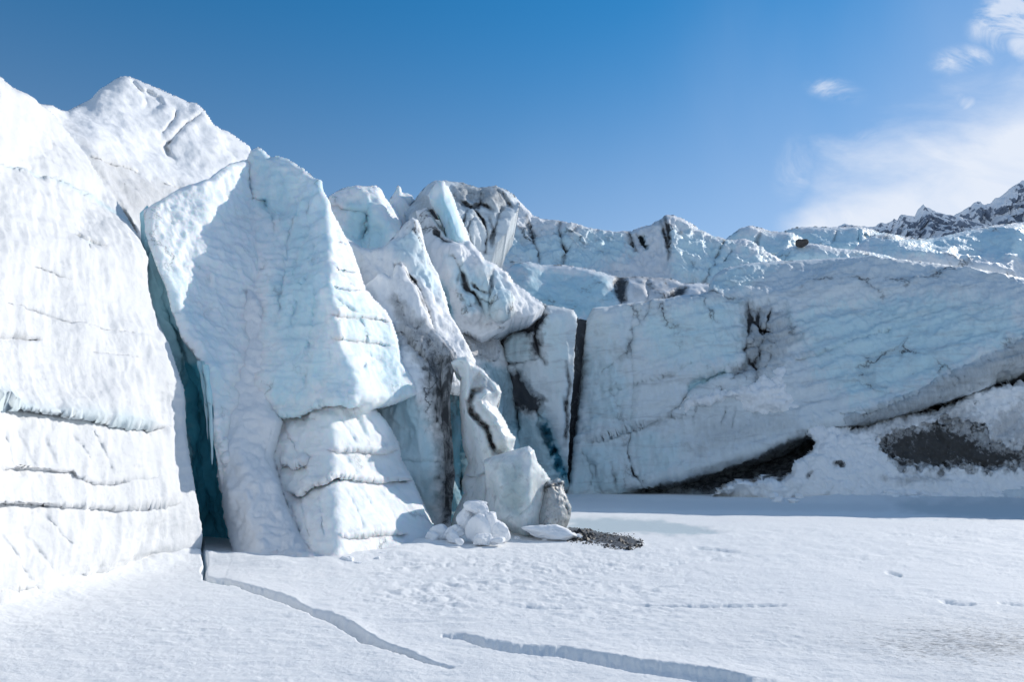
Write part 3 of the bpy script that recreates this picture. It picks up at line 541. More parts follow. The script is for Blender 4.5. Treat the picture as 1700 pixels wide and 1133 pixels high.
b.region([(820, 860), (900, 850), (900, 895), (830, 890)], 0, 10, dirt=.22, jit=6)
blk = b.build('ice_block', M_block, layers=[(.07, (1.4, 1.4, 1.2), 3, 'f'), (.018, (6, 6, 5), 4, 'f')], rim=(0, 16), rimw=8, rimd=.35, thick=.9, shrink=.85, b0=.25)
tag(blk, 'grey translucent ice block leaning on the foot of the twisted pinnacle', 'ice block')
b = Body([(893, 800, 15.6), (905, 797, 15.5), (916, 799, 15.4), (925, 794, 15.4), (937, 799, 15.4), (936, 812, 15.4), (942, 825, 15.3), (949, 845, 15.3), (947, 862, 15.3), (938, 882, 15.3), (915, 893, -8), (890, 892, -8), (880, 886, 15.3), (884, 850, 15.3), (890, 825, 15.5)],
         [[(912, 805, 15.1), (915, 820, 15.05), (910, 850, 14.9), (908, 880, 14.8)], [(930, 830, 15.0), (932, 860, 14.95)]], step=1.4, seed=9.0, jit=1.8, jf=8, dy=lambda x, y: 1.0)
b.region([(893, 796), (940, 794), (938, 815), (910, 825), (900, 850), (888, 860), (885, 825)], 0, 5, dirt=.85, jit=9, jf=9); b.region([(885, 830), (950, 820), (955, 890), (880, 890)], 0, 8, dirt=.45, jit=9, jf=9); b.region([(925, 815), (945, 822), (955, 860), (940, 850)], 0, 4, dirt=.6, jit=4)
b.groove([(935, 818), (940, 840), (944, 860)], 2, .08, dirt=.7)
b.build('dirty_shoulder', M_block, blk, layers=[(.07, (2, 2, 2), 4, 'f'), (.04, (6, 6, 6), 4, 'b')], rim=(0, 15), rimw=6, rimd=.25, thick=.7, shrink=.8, d0=.5)

# ------------------------------------------------------------------ chunks
def chunk(name, px, py, rx, rz, seed, mat, label, cat, group=None, ry=None, lift=0.0, Y=None, squash=0, rot=0.0, parent=None):
    rs = np.random.RandomState(seed); Yc = Y or G(py); n = 40
    th = np.linspace(0, math.pi, n); ph = np.linspace(0, 2*math.pi, 2*n, endpoint=False); T, Pp = np.meshgrid(th, ph, indexing='ij')
    d = np.stack([np.sin(T)*np.cos(Pp), np.sin(T)*np.sin(Pp), np.cos(T)], -1)
    r = np.full(T.shape, 1.25); k = 16.0
    acc = np.exp(-k*r)
    for _ in range(11):
        nn = rs.normal(size=3); nn /= np.linalg.norm(nn); h = rs.uniform(.72, .98); dn = (d*nn).sum(-1); rr = np.where(dn > .05, h/np.maximum(dn, .05), 9); acc += np.exp(-k*np.minimum(rr, 9))
    r = -np.log(acc)/k; r += .20*fbm(d*1.9+seed, 4)+.09*fbm(d*5+seed, 4, 'r')
    P = d*r[..., None]*np.array([rx, ry or rx, rz])
    c, s = math.cos(rot), math.sin(rot); P = np.stack([P[..., 0]*c-P[..., 2]*s, P[..., 1], P[..., 0]*s+P[..., 2]*c], -1)
    idx = np.arange(T.size).reshape(T.shape); a = idx[:-1]; b_ = np.roll(idx, -1, 1)[:-1]; c_ = np.roll(idx, -1, 1)[1:]; d_ = idx[1:]
    F = np.stack([a, d_, c_, b_], -1).reshape(-1, 4)
    o = mesh_obj(name, P.reshape(-1, 3), F, mat, parent, {'blue': np.zeros(T.size), 'dirt': np.zeros(T.size)})
    p = P3(px, py, Yc); o.location = (float(p[0]), Yc, float(p[2])+lift)
    if label: tag(o, label, cat, group)
    return o
gp = 'broken snow chunks heaped beside the ice block'
# (px, py of centre, width m, height m, Y)
for k, (px, py, rx, rz, Yc, rt, lab) in enumerate((
    (790, 842, .30, .13, 14.6, .15, 'flat snow slab balanced on top of the small rubble heap'),
    (801, 853, .20, .16, 14.5, .5, 'square white snow lump directly under the top slab of the heap'),
    (772, 862, .24, .20, 14.6, -.5, 'tilted bluish snow chunk on the left side of the heap'),
    (812, 866, .26, .20, 14.45, .4, 'bright rounded snow chunk on the right side of the heap'),
    (793, 882, .32, .28, 14.4, .1, 'large bright snow chunk at the base of the rubble heap'),
    (822, 888, .34, .20, 14.5, -.4, 'shaded sloping snow chunk at the right foot of the heap'),
    (800, 897, .26, .12, 14.0, .0, 'low snow lump in front of the rubble heap'),
    (756, 886, .30, .12, 14.5, .35, 'long shaded snow slab between the fin foot and the heap'),
    (735, 888, .34, .16, 14.6, -.2, 'blue shaded snow lump against the foot of the tall fin'),
    (752, 894, .15, .15, 14.2, .7, 'small upright snow shard left of the rubble heap'),
    (718, 893, .22, .10, 14.4, .1, 'half buried snow lump at the corner of the tall fin'),
    (828, 898, .20, .07, 14.0, .05, 'thin snow flake lying right of the rubble heap'),
    (762, 900, .11, .05, 13.7, .0, 'tiny snow crumb lying left in front of the heap'))):
    chunk('snow_chunk', px, py, rx*.68, rz*1.05, 40+k, M_chunk, lab, 'snow chunk', gp, ry=rx*.6, Y=Yc+.45, rot=rt)
_r = random.Random(8)
for k in range(16):
    px = _r.uniform(560, 720) if k < 8 else _r.uniform(850, 965); py = (940-(px-560)*.2 if k < 8 else 894)+_r.uniform(-2, 6); q_ = _r.uniform(.03, .085)
    chunk('snow_crumb', px, py, q_*1.3, q_, 300+k, M_chunk, 'small snow crumb scattered along the foot of the tall fin' if k < 8 else 'small snow crumb scattered in front of the grey block and its slab', 'snow crumb', 'crumbs scattered below the fin' if k < 8 else 'crumbs scattered below the block', lift=q_*.4)
chunk('ice_slab', 911, 884, .44, .15, 91, M_chunk, 'smooth oval white ice slab lying against the dirty shoulder of the block', 'ice slab', ry=.30, Y=15.5, rot=-.06)
# dark gravel
def gravel():
    rs = np.random.RandomState(5); V = []; F = []; base = np.array([[1, 0, 0], [-1, 0, 0], [0, 1, 0], [0, -1, 0], [0, 0, 1], [0, 0, -1]], float)
    fc = np.array([[0, 2, 4], [2, 1, 4], [1, 3, 4], [3, 0, 4], [2, 0, 5], [1, 2, 5], [3, 1, 5], [0, 3, 5]])
    poly = [(945, 886), (955, 881), (975, 882), (1000, 890), (1040, 894), (1064, 903), (1050, 912), (1020, 910), (985, 899), (950, 894)]
    while len(V) < 12000:
        px, py = rs.uniform(940, 1070), rs.uniform(880, 914)
        sg = inside(np.array([px]), np.array([py]), poly)[0]
        dd = dist_poly(np.array([px]), np.array([py]), poly, True)[0][0]
        if (not sg and rs.rand() > .5*math.exp(-dd/1.8)) or (sg and rs.rand() > .35+dd/4): continue
        Yc = G(py+1); c = P3(px, py+1, Yc); s = rs.lognormal(math.log(.0095), .55)*(1.6 if px < 985 else 1)
        q = base*s*rs.uniform(.6, 1.2, (6, 1))*[1.2, 1.2, .8]; a = rs.uniform(0, 6.3); q = q@np.array([[math.cos(a), -math.sin(a), 0], [math.sin(a), math.cos(a), 0], [0, 0, 1]])
        V.append(q+c+[0, 0, s*.3+.015]); F.append(fc+6*(len(V)-1))
    m = bpy.data.materials.new('wet dark gravel'); m.use_nodes = True; bs = m.node_tree.nodes['Principled BSDF']; bs.inputs['Base Color'].default_value = (.035, .034, .034, 1); bs.inputs['Roughness'].default_value = .6
    nt = m.node_tree; n = nt.nodes.new('ShaderNodeTexNoise'); n.inputs['Scale'].default_value = 9; r = nt.nodes.new('ShaderNodeValToRGB'); r.color_ramp.elements[0].color = (.008, .008, .009, 1); r.color_ramp.elements[1].color = (.04, .039, .04, 1)
    nt.links.new(n.outputs[0], r.inputs[0]); nt.links.new(r.outputs[0], bs.inputs['Base Color'])
    o = mesh_obj('gravel', np.concatenate(V), np.concatenate(F), m, smooth=False); tag(o, 'dark gravel spilled on the snow right of the ice block', 'gravel', kind='stuff')
gravel()
# icicles in the crevasse mouth
def icicles():
    for (pl, r0) in (([(341, 606, 14.1), (346, 640, 14.05), (350, 690, 14.05), (352, 745, 14.05), (352, 772, 14.05)], .055), ([(330, 600, 14.2), (338, 640, 14.2), (343, 690, 14.2), (345, 730, 14.2)], .04), ([(336, 600, 14.25), (345, 650, 14.25), (347, 700, 14.25)], .035)):
        pts = [P3(*p) for p in pl]; n = 30; t = np.linspace(0, 1, n); pp = np.stack([np.interp(t, np.linspace(0, 1, len(pts)), [q[i] for q in pts]) for i in range(3)], -1)
        ph = np.linspace(0, 2*math.pi, 10, endpoint=False); rr = r0*(1-t**1.6*.85)*(1+.25*np.sin(t*23))
        V = pp[:, None, :]+rr[:, None, None]*np.stack([np.cos(ph), np.sin(ph), 0*ph], -1)[None]
        idx = np.arange(n*10).reshape(n, 10); F = np.stack([idx[:-1], np.roll(idx, -1, 1)[:-1], np.roll(idx, -1, 1)[1:], idx[1:]], -1).reshape(-1, 4)
        mesh_obj('icicle', V.reshape(-1, 3), F, M_fin, fin, {'blue': np.full(n*10, .7), 'dirt': np.zeros(n*10)})
icicles()
# ------------------------------------------------------------------ middle seracs
LM = [(.35, (.35, .35, .3), 4, 'f'), (.30, (.9, .9, .5), 5, 'f'), (.10, (2.2, 2.2, .9), 5, 'r'), (.04, (4.5, 4.5, 3), 3, 'f')]
def simple(name, mat, label, cat, out, inner=(), ops=(), layers=LM, step=2.0, seed=0, rim=None, parent=None, group=None, jit=1.6, jf=14.0, soft=2, **kw):
    b = Body(out, inner, step=step, seed=seed, jit=jit, jf=jf, soft=soft)
    for op, *a in ops:
        k = a.pop() if isinstance(a[-1], dict) else {}
        getattr(b, op)(*a, **k)
    o = b.build(name, mat, parent, layers=layers, rim=rim, **kw)
    if label: tag(o, label, cat, group)
    return o
g_ = 'groove'
simple('ice_ridge', M_mid, 'snow dusted ice ridge rising to a small peak behind the dirty spur', 'ice ridge',
    [(540, 360, 22), (575, 395, 22), (600, 410, 21.5), (618, 414, 21.5), (636, 410, 21.8), (652, 396, 22), (664, 380, 22.3), (674, 369, 22.5), (684, 361, 22.5), (692, 364, 22.5), (698, 373, 22.5), (704, 399, 22.3), (708, 415, 22.2), (716, 436, 22), (728, 456, 21.8), (738, 490, 21.6), (745, 520, 21.5), (760, 545, 21), (790, 600, 20.5), (780, 660, 20), (700, 640, 18.5), (600, 560, 19)],
    [[(684, 364, 22.1), (678, 420, 21.2), (690, 470, 20.6), (715, 530, 20)], [(640, 415, 21.2), (655, 480, 20.5)], [(620, 440, 20.9), (600, 500, 20.4)]],
    [(g_, [(655, 440), (690, 470), (712, 520), (722, 560)], 3, .3, {'dirt': .95}), ('region', [(640, 405), (690, 365), (703, 400), (735, 470), (740, 520), (700, 480), (665, 430)], 0, 8, {'blue': .35})], seed=11, rim=(0, 20), rimw=7, rimd=.9, thick=4, shrink=.9)
simple('ice_tower', M_fin, 'flat topped blue ice tower with a sunlit triangular side beside the fin', 'ice tower',
    [(535, 345, 29), (548, 326, 29), (560, 317, 29), (575, 311, 29), (592, 307, 29), (610, 309, 29.5), (625, 308, 30), (634, 316, 30.5), (641, 330, 30.8), (652, 340, 31), (661, 352, 31.2), (668, 375, 31), (680, 400, 30), (660, 440, 28), (600, 440, 28), (530, 420, 28)],
    [[(593, 310, 28.6), (612, 340, 28), (630, 362, 27.7), (648, 382, 28)], [(548, 350, 28.4), (600, 380, 28.3), (610, 410, 27.8)], [(628, 318, 29.6), (652, 362, 29.8)]],
    [(g_, [(612, 345), (608, 380), (600, 412)], 8, .6, {'blue': .85}), ('region', [(575, 330), (612, 340), (650, 385), (640, 420), (570, 415)], 0, 8, {'blue': .6}), (g_, [(545, 345), (580, 350), (600, 352)], 3, .3)],
    seed=12, rim=(0, 12), rimw=6, rimd=.9, thick=5, shrink=.9)
simple('ice_spike', M_fin, 'tiny jagged ice spike standing behind the blue tower', 'ice spike',
    [(640, 345, 34), (648, 330, 34), (656, 318, 34), (661, 307, 34), (665, 311, 34), (669, 320, 34), (677, 321, 34), (685, 325, 34), (688, 338, 34), (694, 350, 34), (705, 390, 34), (645, 390, 34)], [[(662, 315, 33.2), (660, 350, 32.7), (672, 380, 32.4)]], seed=13, rim=(0, 10), rimw=6, rimd=1.0, thick=2.5, jit=2.2, jf=7)
simple('ice_dome', M_wall, 'rounded dark streaked ice dome at the top of the middle ridge', 'ice dome',
    [(670, 350, 33), (686, 335, 33), (696, 322, 33), (708, 308, 33), (722, 300, 33), (740, 299, 33.5), (762, 302, 34), (780, 307, 34), (795, 312, 34.5), (812, 310, 34.5), (824, 308, 34.5), (836, 314, 34.5), (850, 320, 34.8), (860, 334, 35), (864, 338, 34.2), (860, 350, 33.6), (848, 368, 32.8), (842, 388, 32.4), (824, 404, 32), (816, 440, 31.6), (800, 450, 31.5), (740, 470, 30), (690, 440, 30)],
    [[(715, 310, 32.3), (700, 340, 31.5), (690, 380, 30.5)], [(770, 320, 33.2), (790, 345, 32.8), (800, 380, 31.8)], [(820, 320, 33.5), (824, 360, 32.8)], [(750, 380, 30.5), (740, 430, 29.5)]],
    [(g_, [(755, 325), (765, 335), (780, 345), (800, 340), (820, 350)], 4, .5, {'dirt': 1.1}), (g_, [(800, 312), (800, 330), (792, 350)], 2.5, .3, {'dirt': 1.0}), (g_, [(775, 350), (768, 380), (775, 400)], 2.5, .3, {'dirt': 1.1}), (g_, [(782, 345), (800, 365), (808, 390), (805, 420)], 3, .4, {'dirt': 1.2}),
     (g_, [(822, 312), (835, 325), (850, 345)], 3, .4, {'dirt': .95}), ('region', [(762, 303), (820, 310), (850, 325), (830, 345), (790, 335), (765, 335), (750, 318)], 0, 5, {'dirt': .5, 'jit': 7}), ('region', [(684, 330), (712, 320), (735, 395), (760, 400), (750, 420), (720, 400), (690, 370)], 0, 6, {'dirt': .38, 'jit': 7}),
     (g_, [(712, 345), (720, 360), (735, 368)], 4, .4, {'dirt': 1.25}), (g_, [(840, 335), (828, 355), (822, 380), (812, 400)], 3, .4, {'dirt': .7}), (g_, [(786, 360), (776, 380), (782, 410)], 3, .3, {'dirt': .8}), (g_, [(812, 360), (820, 385), (816, 410)], 3, .3, {'dirt': .6}), (g_, [(703, 400), (712, 450), (730, 490)], 12, 1.0, {'blue': .9})],
    seed=14, rim=(0, 14), rimw=8, rimd=1.2, thick=6, shrink=.9, jit=2.5, jf=10)
simple('ice_shard', M_fin, 'smooth leaning pale blue ice blade in front of the streaked dome', 'ice blade',
    [(712, 322, 29), (718, 310, 29), (726, 301, 29), (736, 300, 29), (745, 312, 29), (754, 330, 29), (760, 348, 29), (768, 368, 29), (776, 385, 29), (781, 402, 29), (776, 410, 28.8), (755, 412, 28.5), (742, 400, 28.6), (738, 380, 28.9), (728, 358, 29), (715, 340, 29)],
    [[(732, 306, 28.4), (738, 345, 28.0), (758, 392, 27.8)]], [('region', [(715, 330), (745, 330), (770, 400), (745, 400), (735, 370)], 0, 10, {'blue': .6})], seed=15, rim=(0, 16), rimw=9, rimd=.8, thick=1.2, shrink=.8, b0=.12, jit=1.0,
    layers=[(.15, (.6, .6, .5), 3, 'f'), (.04, (2.5, 2.5, 1), 3, 'f')])
simple('ice_buttress', M_mid, 'pale ice buttress with scalloped dirt lines under the leaning blade', 'ice buttress',
    [(690, 350, 30), (708, 345, 29.5), (722, 362, 29), (740, 392, 28.5), (760, 402, 28.3), (780, 400, 28.3), (788, 410, 28.2), (798, 420, 28.2), (805, 432, 28.3), (825, 440, 28.3), (842, 452, 28.3), (855, 470, 28.4), (872, 482, 28.5), (886, 493, 28.5), (900, 502, 28.6), (905, 512, 28.8), (885, 524, 28), (850, 532, 27.6), (830, 545, 27.5), (800, 560, 27.5), (762, 545, 27.2), (752, 530, 27.2), (740, 500, 27.2), (722, 450, 28), (705, 400, 29)],
    [[(745, 410, 27.5), (755, 470, 26.8), (770, 520, 26.3)], [(800, 440, 27), (820, 490, 26.4), (830, 525, 26.3)], [(795, 450, 27.4), (805, 520, 26.8)], [(860, 490, 27.4), (850, 520, 26.8)]],
    [(g_, [(752, 430), (768, 455), (775, 480), (790, 490), (800, 510), (806, 530)], 4, .3, {'dirt': 1.1}), (g_, [(783, 470), (795, 482), (812, 488)], 2.5, .2, {'dirt': .9}), (g_, [(788, 505), (800, 498), (815, 505), (826, 498)], 2.5, .2, {'dirt': .9}), (g_, [(760, 412), (766, 440), (758, 470)], 2, .15, {'dirt': .6}), (g_, [(817, 448), (815, 480), (812, 520)], 3, .4, {'dirt': .7}), (g_, [(722, 380), (735, 400), (748, 408)], 4, .4, {'dirt': 1.2}), ('region', [(740, 420), (810, 450), (860, 500), (830, 530), (780, 520), (750, 470)], 0, 10, {'blue': .42, 'jit': 10}),
     ('region', [(790, 505), (850, 505), (880, 525), (800, 550), (770, 535)], 0, 6, {'dirt': .25, 'jit': 8}), (g_, [(735, 470), (742, 500), (750, 530)], 7, .9, {'blue': .9, 'dirt': .25})],
    seed=16, rim=(0, 12), rimw=7, rimd=.8, thick=4, shrink=.9)
col = simple('ice_pillar', M_wall, 'tall streaky ice pillar with black dirt bands between the spur and the long wall', 'ice pillar',
    [(828, 528, 32), (850, 524, 31.5), (880, 516, 31), (900, 504, 31), (915, 508, 31), (935, 511, 31), (952, 515, 30.8), (959, 528, 30.8), (955, 560, 30.9), (953, 620, 31.1), (946, 700, 32.0), (943, 760, 33.3), (942, 790, 33.5), (950, 830, -12), (850, 835, -14), (835, 700, 33), (826, 620, 32.6), (822, 560, 32.4)],
    [[(840, 545, 31), (838, 640, 31.2), (850, 700, 32.3)], [(892, 530, 30.2), (890, 600, 30.4), (885, 660, 31), (905, 720, 31.8), (930, 780, 32.5)], [(940, 530, 30.3), (940, 620, 30.6), (935, 700, 31.3), (940, 760, 32.6)]],
    [('region', [(826, 540), (870, 530), (905, 508), (908, 530), (885, 552), (842, 558), (834, 600), (822, 620)], .4, 4, {'dirt': 1.3, 'jit': 5}), ('region', [(838, 550), (880, 550), (888, 600), (840, 605)], 0, 5, {'blue': .4, 'jit': 3}), (g_, [(833, 605), (860, 603), (890, 598)], 2.2, .3, {'dirt': 1.0}), (g_, [(834, 548), (832, 590), (834, 630), (842, 660), (848, 700)], 5, .6, {'dirt': 1.3}), (g_, [(905, 512), (893, 530), (888, 560), (895, 590), (905, 602)], 4, .3, {'dirt': 1.2}), (g_, [(940, 600), (946, 640), (938, 680)], 2.5, .2, {'dirt': .8}),
     ('region', [(880, 520), (895, 520), (895, 560), (905, 600), (885, 590)], 0, 4, {'dirt': 1.1, 'jit': 6}), ('region', [(830, 620), (865, 620), (880, 645), (900, 665), (895, 690), (860, 680), (838, 650)], .3, 6, {'dirt': 1.2, 'jit': 8}),
     ('region', [(835, 600), (845, 650), (862, 700), (850, 740), (835, 720), (825, 640)], 1.0, 6, {'dirt': .9, 'blue': 1.0, 'jit': 6}), (g_, [(898, 690), (912, 730), (928, 775), (940, 800)], 11, 1.8, {'blue': 1.3}), ('region', [(850, 690), (895, 700), (930, 800), (880, 790)], 0, 8, {'blue': .7, 'dirt': .3, 'jit': 6}),
     (g_, [(936, 660), (940, 690), (938, 740)], 5, .4, {'dirt': .75}), ('region', [(895, 520), (955, 520), (955, 640), (930, 680), (900, 620)], 0, 9, {'blue': .35, 'jit': 8})],
    seed=17, jit=3.2, jf=10, rim=(0, 8), rimw=6, rimd=.5, thick=4, shrink=.88, layers=[(.3, (.4, .4, .3), 4, 'f'), (.12, (1.6, 1.6, .5), 5, 'f'), (.05, (3.5, 3.5, 2), 4, 'f')])
simple('snow_chute', M_snow, 'blue shaded snow chute falling between the dirty spur and the streaky pillar', 'snow chute',
    [(700, 500, 30), (745, 515, 30), (770, 520, 30), (800, 540, 30.5), (825, 560, 31), (850, 600, 32), (870, 700, 34), (960, 700, 38), (975, 830, -14), (800, 835, -16), (740, 700, 26), (720, 600, 26)],
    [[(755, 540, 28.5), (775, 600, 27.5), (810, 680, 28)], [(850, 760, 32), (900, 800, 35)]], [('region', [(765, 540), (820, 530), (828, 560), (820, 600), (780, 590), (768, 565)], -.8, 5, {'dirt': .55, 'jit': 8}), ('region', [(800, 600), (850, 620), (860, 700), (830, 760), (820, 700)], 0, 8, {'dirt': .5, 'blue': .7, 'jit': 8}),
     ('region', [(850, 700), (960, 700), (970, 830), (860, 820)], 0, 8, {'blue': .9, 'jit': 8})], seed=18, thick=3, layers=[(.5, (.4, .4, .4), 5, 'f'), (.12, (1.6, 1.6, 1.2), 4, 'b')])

# ------------------------------------------------------------------ long right wall
b = Body([(946, 800, 34.6), (952, 740, 35), (962, 640, 35.8), (970, 560, 36.5), (974, 530, 36.9), (985, 511, 37), (1010, 509, 37), (1040, 505, 37), (1075, 501, 37), (1082, 497, 37), (1105, 496, 37), (1130, 491, 37), (1160, 489, 37.1), (1175, 487, 37.4), (1178, 471, 39), (1188, 456, 39.6), (1205, 446, 40), (1240, 438, 40.5), (1300, 433, 41), (1350, 431, 41), (1430, 427, 39), (1480, 430, 38), (1550, 437, 36.6), (1600, 445, 35.6), (1650, 452, 34.6), (1700, 463, 33.7), (1950, 490, 30.5), (1950, 850, -12), (1700, 842, -10), (1300, 836, -10), (1000, 828, -8), (940, 828, -8)],
         [[(1180, 489, 37.0), (1225, 484, 37.5), (1250, 490, 37.6), (1300, 495, 37.4)], [(1010, 530, 36.4), (1050, 620, 35.6), (1048, 720, 34.8), (1050, 806, 34.2)], [(1150, 520, 36.3), (1150, 600, 35.4), (1150, 700, 34.2), (1150, 783, 33.4)],
          [(1250, 530, 36.4), (1250, 620, 34.8), (1250, 700, 33.7), (1245, 752, 33.1)], [(1230, 465, 38.6), (1300, 462, 39.2)], [(1350, 480, 37.4), (1350, 560, 35.5), (1350, 640, 33.8), (1345, 712, 32.8)], [(1450, 470, 36.5), (1450, 560, 34.6), (1450, 640, 33), (1430, 695, 32.2)],
          [(1550, 480, 34.8), (1550, 580, 32.8), (1545, 640, 31.9), (1540, 668, 31.8)], [(1650, 500, 33), (1650, 570, 31.8), (1645, 612, 31.2), (1640, 638, 31.3)], [(1750, 500, 31.9), (1750, 560, 30.9), (1740, 590, 30.8)], [(1900, 520, 30.2), (1900, 560, 29.6)],
          [(1060, 822, 36), (1150, 800, 36), (1250, 772, 36.2), (1350, 740, 36), (1430, 716, 35.6), (1545, 690, 35), (1650, 660, 34.5), (1900, 610, 33)]],
         step=2.0, seed=20.0, soft=2, jit=2.0, jf=9)
b.ledge([(1048, 812), (1080, 806), (1110, 800), (1150, 788), (1200, 775), (1250, 757), (1300, 735), (1340, 715), (1400, 705)], 24, .8, up=10, dirt=.6)
b.region([(1060, 812), (1110, 803), (1150, 792), (1250, 760), (1300, 738), (1345, 712), (1365, 745), (1320, 800), (1200, 826), (1040, 828)], .15, 5, dirt=.82, jit=5)
b.region([(1412, 712), (1500, 688), (1560, 670), (1650, 640), (1720, 606), (1950, 560), (1950, 700), (1400, 760)], 1.0, 2, dirt=.8, jit=2)  # dark tone partly paints the deep shade beneath the slab
b.region([(1400, 690), (1430, 688), (1500, 664), (1560, 636), (1620, 606), (1700, 565), (1800, 520), (1800, 590), (1700, 606), (1600, 648), (1500, 686), (1420, 708)], -.12, 3, dirt=.44, jit=4)
b.groove([(1395, 691), (1430, 690), (1480, 676), (1530, 655)], 2.5, .25, dirt=.35)
b.groove([(1320, 602), (1350, 597), (1385, 585), (1430, 568), (1480, 552)], 2.4, .3, dirt=.7)
b.groove([(1048, 540), (1052, 560), (1050, 610), (1050, 680), (1046, 720), (1042, 750), (1052, 790), (1070, 806)], 2.8, .4, dirt=.85)
b.region([(1046, 553), (1055, 560), (1052, 590), (1030, 600), (1024, 600), (1035, 580)], .2, 3, dirt=.7, jit=4)
b.groove([(1082, 500), (1075, 525), (1055, 548), (1030, 590), (1000, 620)], 3, .3, dirt=.65); b.groove([(1052, 512), (1048, 535), (1040, 555)], 2, .15, dirt=.3)
b.region([(955, 640), (972, 540), (976, 600), (965, 700), (950, 745), (944, 740)], .5, 3, dirt=.8, jit=3)  # crevice darkness painted along the wall's left edge
b.ledge([(950, 735), (1000, 728), (1048, 710), (1100, 695), (1140, 690)], 6, .22, up=10, dirt=.2); b.ledge([(1000, 652), (1045, 640), (1110, 625), (1150, 600)], 5, .2, up=10, dirt=.12)
b.region([(1235, 505), (1300, 515), (1330, 560), (1300, 610), (1250, 640), (1225, 560)], 0, 16, dirt=.42, jit=16); b.region([(1238, 515), (1262, 512), (1280, 560), (1268, 600), (1250, 630), (1236, 610), (1240, 570)], .2, 7, dirt=.55, jit=12); b.region([(1150, 690), (1330, 680), (1330, 715), (1150, 770)], 0, 14, dirt=.25, jit=14)
for pl, wd in (([(1240, 508), (1247, 530), (1241, 555), (1236, 580), (1244, 602), (1258, 618), (1252, 640)], 3.5), ([(1262, 512), (1256, 535), (1266, 560), (1258, 590), (1250, 612)], 2.5), ([(1280, 516), (1272, 540), (1266, 570), (1262, 600)], 2.2), ([(1246, 530), (1262, 548), (1284, 556)], 2), ([(1240, 580), (1260, 578), (1280, 590), (1272, 612)], 2)): b.groove(pl, wd, .4, dirt=1.25, dw=wd*1.3)
b.region([(1140, 640), (1160, 628), (1200, 612), (1210, 622), (1170, 645), (1140, 655)], .45, 4, blue=.85, jit=2)
b.region([(1210, 612), (1235, 608), (1240, 635), (1215, 632)], .2, 4, dirt=.6, jit=5)
b.groove([(1138, 655), (1130, 675), (1110, 690)], 5, .3, dirt=.55)
for pl, dd in (([(1205, 680), (1195, 710)], .5), ([(1220, 680), (1214, 715)], .4), ([(1160, 670), (1150, 700)], .4), ([(1015, 770), (1025, 810)], .5), ([(960, 745), (990, 775), (1000, 820)], .3), ([(975, 755), (985, 790), (975, 815)], .3)): b.groove(pl, 5, .12, dirt=dd)
b.region([(1160, 500), (1230, 500), (1235, 600), (1150, 625), (1065, 600), (1060, 530)], 0, 14, blue=.45, jit=14); b.region([(1300, 520), (1500, 490), (1680, 500), (1700, 560), (1540, 640), (1420, 680), (1340, 620)], 0, 16, blue=.50, jit=16)
b.region([(970, 520), (1050, 510), (1050, 700), (960, 730)], 0, 14, blue=.28, jit=14); b.region([(950, 740), (1045, 730), (1045, 820), (940, 820)], 0, 8, blue=.35, jit=8); b.region([(1050, 720), (1130, 720), (1150, 780), (1060, 805)], 0, 10, blue=.35, jit=8)
b.region([(1180, 470), (1230, 440), (1300, 438), (1240, 485), (1190, 486)], 0, 5, blue=.45, jit=5)
wall = b.build('ice_wall', M_wall, tilt=-.29, layers=[(.45, (.22, .25, .3), 4, 'f'), (.13, (2.4, 1.8, .45), 5, 'r'), (.12, (.9, .8, .4), 4, 'f'), (.20, (.14, .14, 1.3), 5, 'r'), (.06, (3.5, 3, 2.5), 4, 'f')], rim=(0, 27), rimw=9, rimd=1.5, thick=10, shrink=.96)
tag(wall, 'long grey blue ice wall with dirt veins above a black undercut on the right', 'ice wall')
M_snow2 = ice_mat('clumped snow', snow=(.92, .925, .93), ice=(.80, .85, .88), dirt=(.07, .068, .066), scale=.9, streak=(1, 1, .7), bump=1.0, mottle=.08, grime=.12)
# snow plastered on the wall
b = Body([(945, 520, 37.6), (962, 530, 37.6), (990, 535, 37.6), (985, 650, 37), (970, 760, 36.5), (955, 828, -8), (930, 828, -8), (925, 700, 36.5), (935, 600, 37)], [[(960, 560, 37.2), (955, 680, 36.6)]], step=2.2, seed=29)
b.build('crevice_shade', M_wall, wall, layers=[(.3, (1.2, 1.2, .5), 5, 'f')], thick=2, shrink=.95, d0=1.0)  # dark body added in the crevice, its shade put into the colour
b = Body([(1122, 690, 34.2), (1128, 672, 34.3), (1140, 655, 34.5), (1165, 648, 34.6), (1190, 640, 34.7), (1205, 640, 34.7), (1235, 632, 34.6), (1252, 630, 34.5), (1262, 615, 34.7), (1285, 603, 34.8), (1310, 600, 34.8), (1322, 620, 34.4), (1330, 650, 34.1), (1335, 690, 33.6), (1360, 715, 33.2), (1345, 730, 33.2), (1310, 712, 33.6), (1280, 700, 33.8), (1240, 690, 33.9), (1215, 672, 34.1), (1180, 680, 34.2), (1150, 685, 34.2)],
         [[(1160, 665, 33.7), (1200, 655, 33.7), (1260, 650, 33.6), (1300, 640, 33.5)], [(1300, 670, 33.3), (1325, 700, 32.9)]], step=1.8, seed=21, jit=5, jf=9)
b.build('plastered_snow', M_snow2, wall, edge=.9, layers=[(.35, (.6, .6, .6), 5, 'f'), (.30, (1.8, 1.8, 1.8), 5, 'b')], rim=(0, 22), rimw=14, rimd=1.0, thick=.6, shrink=.9)
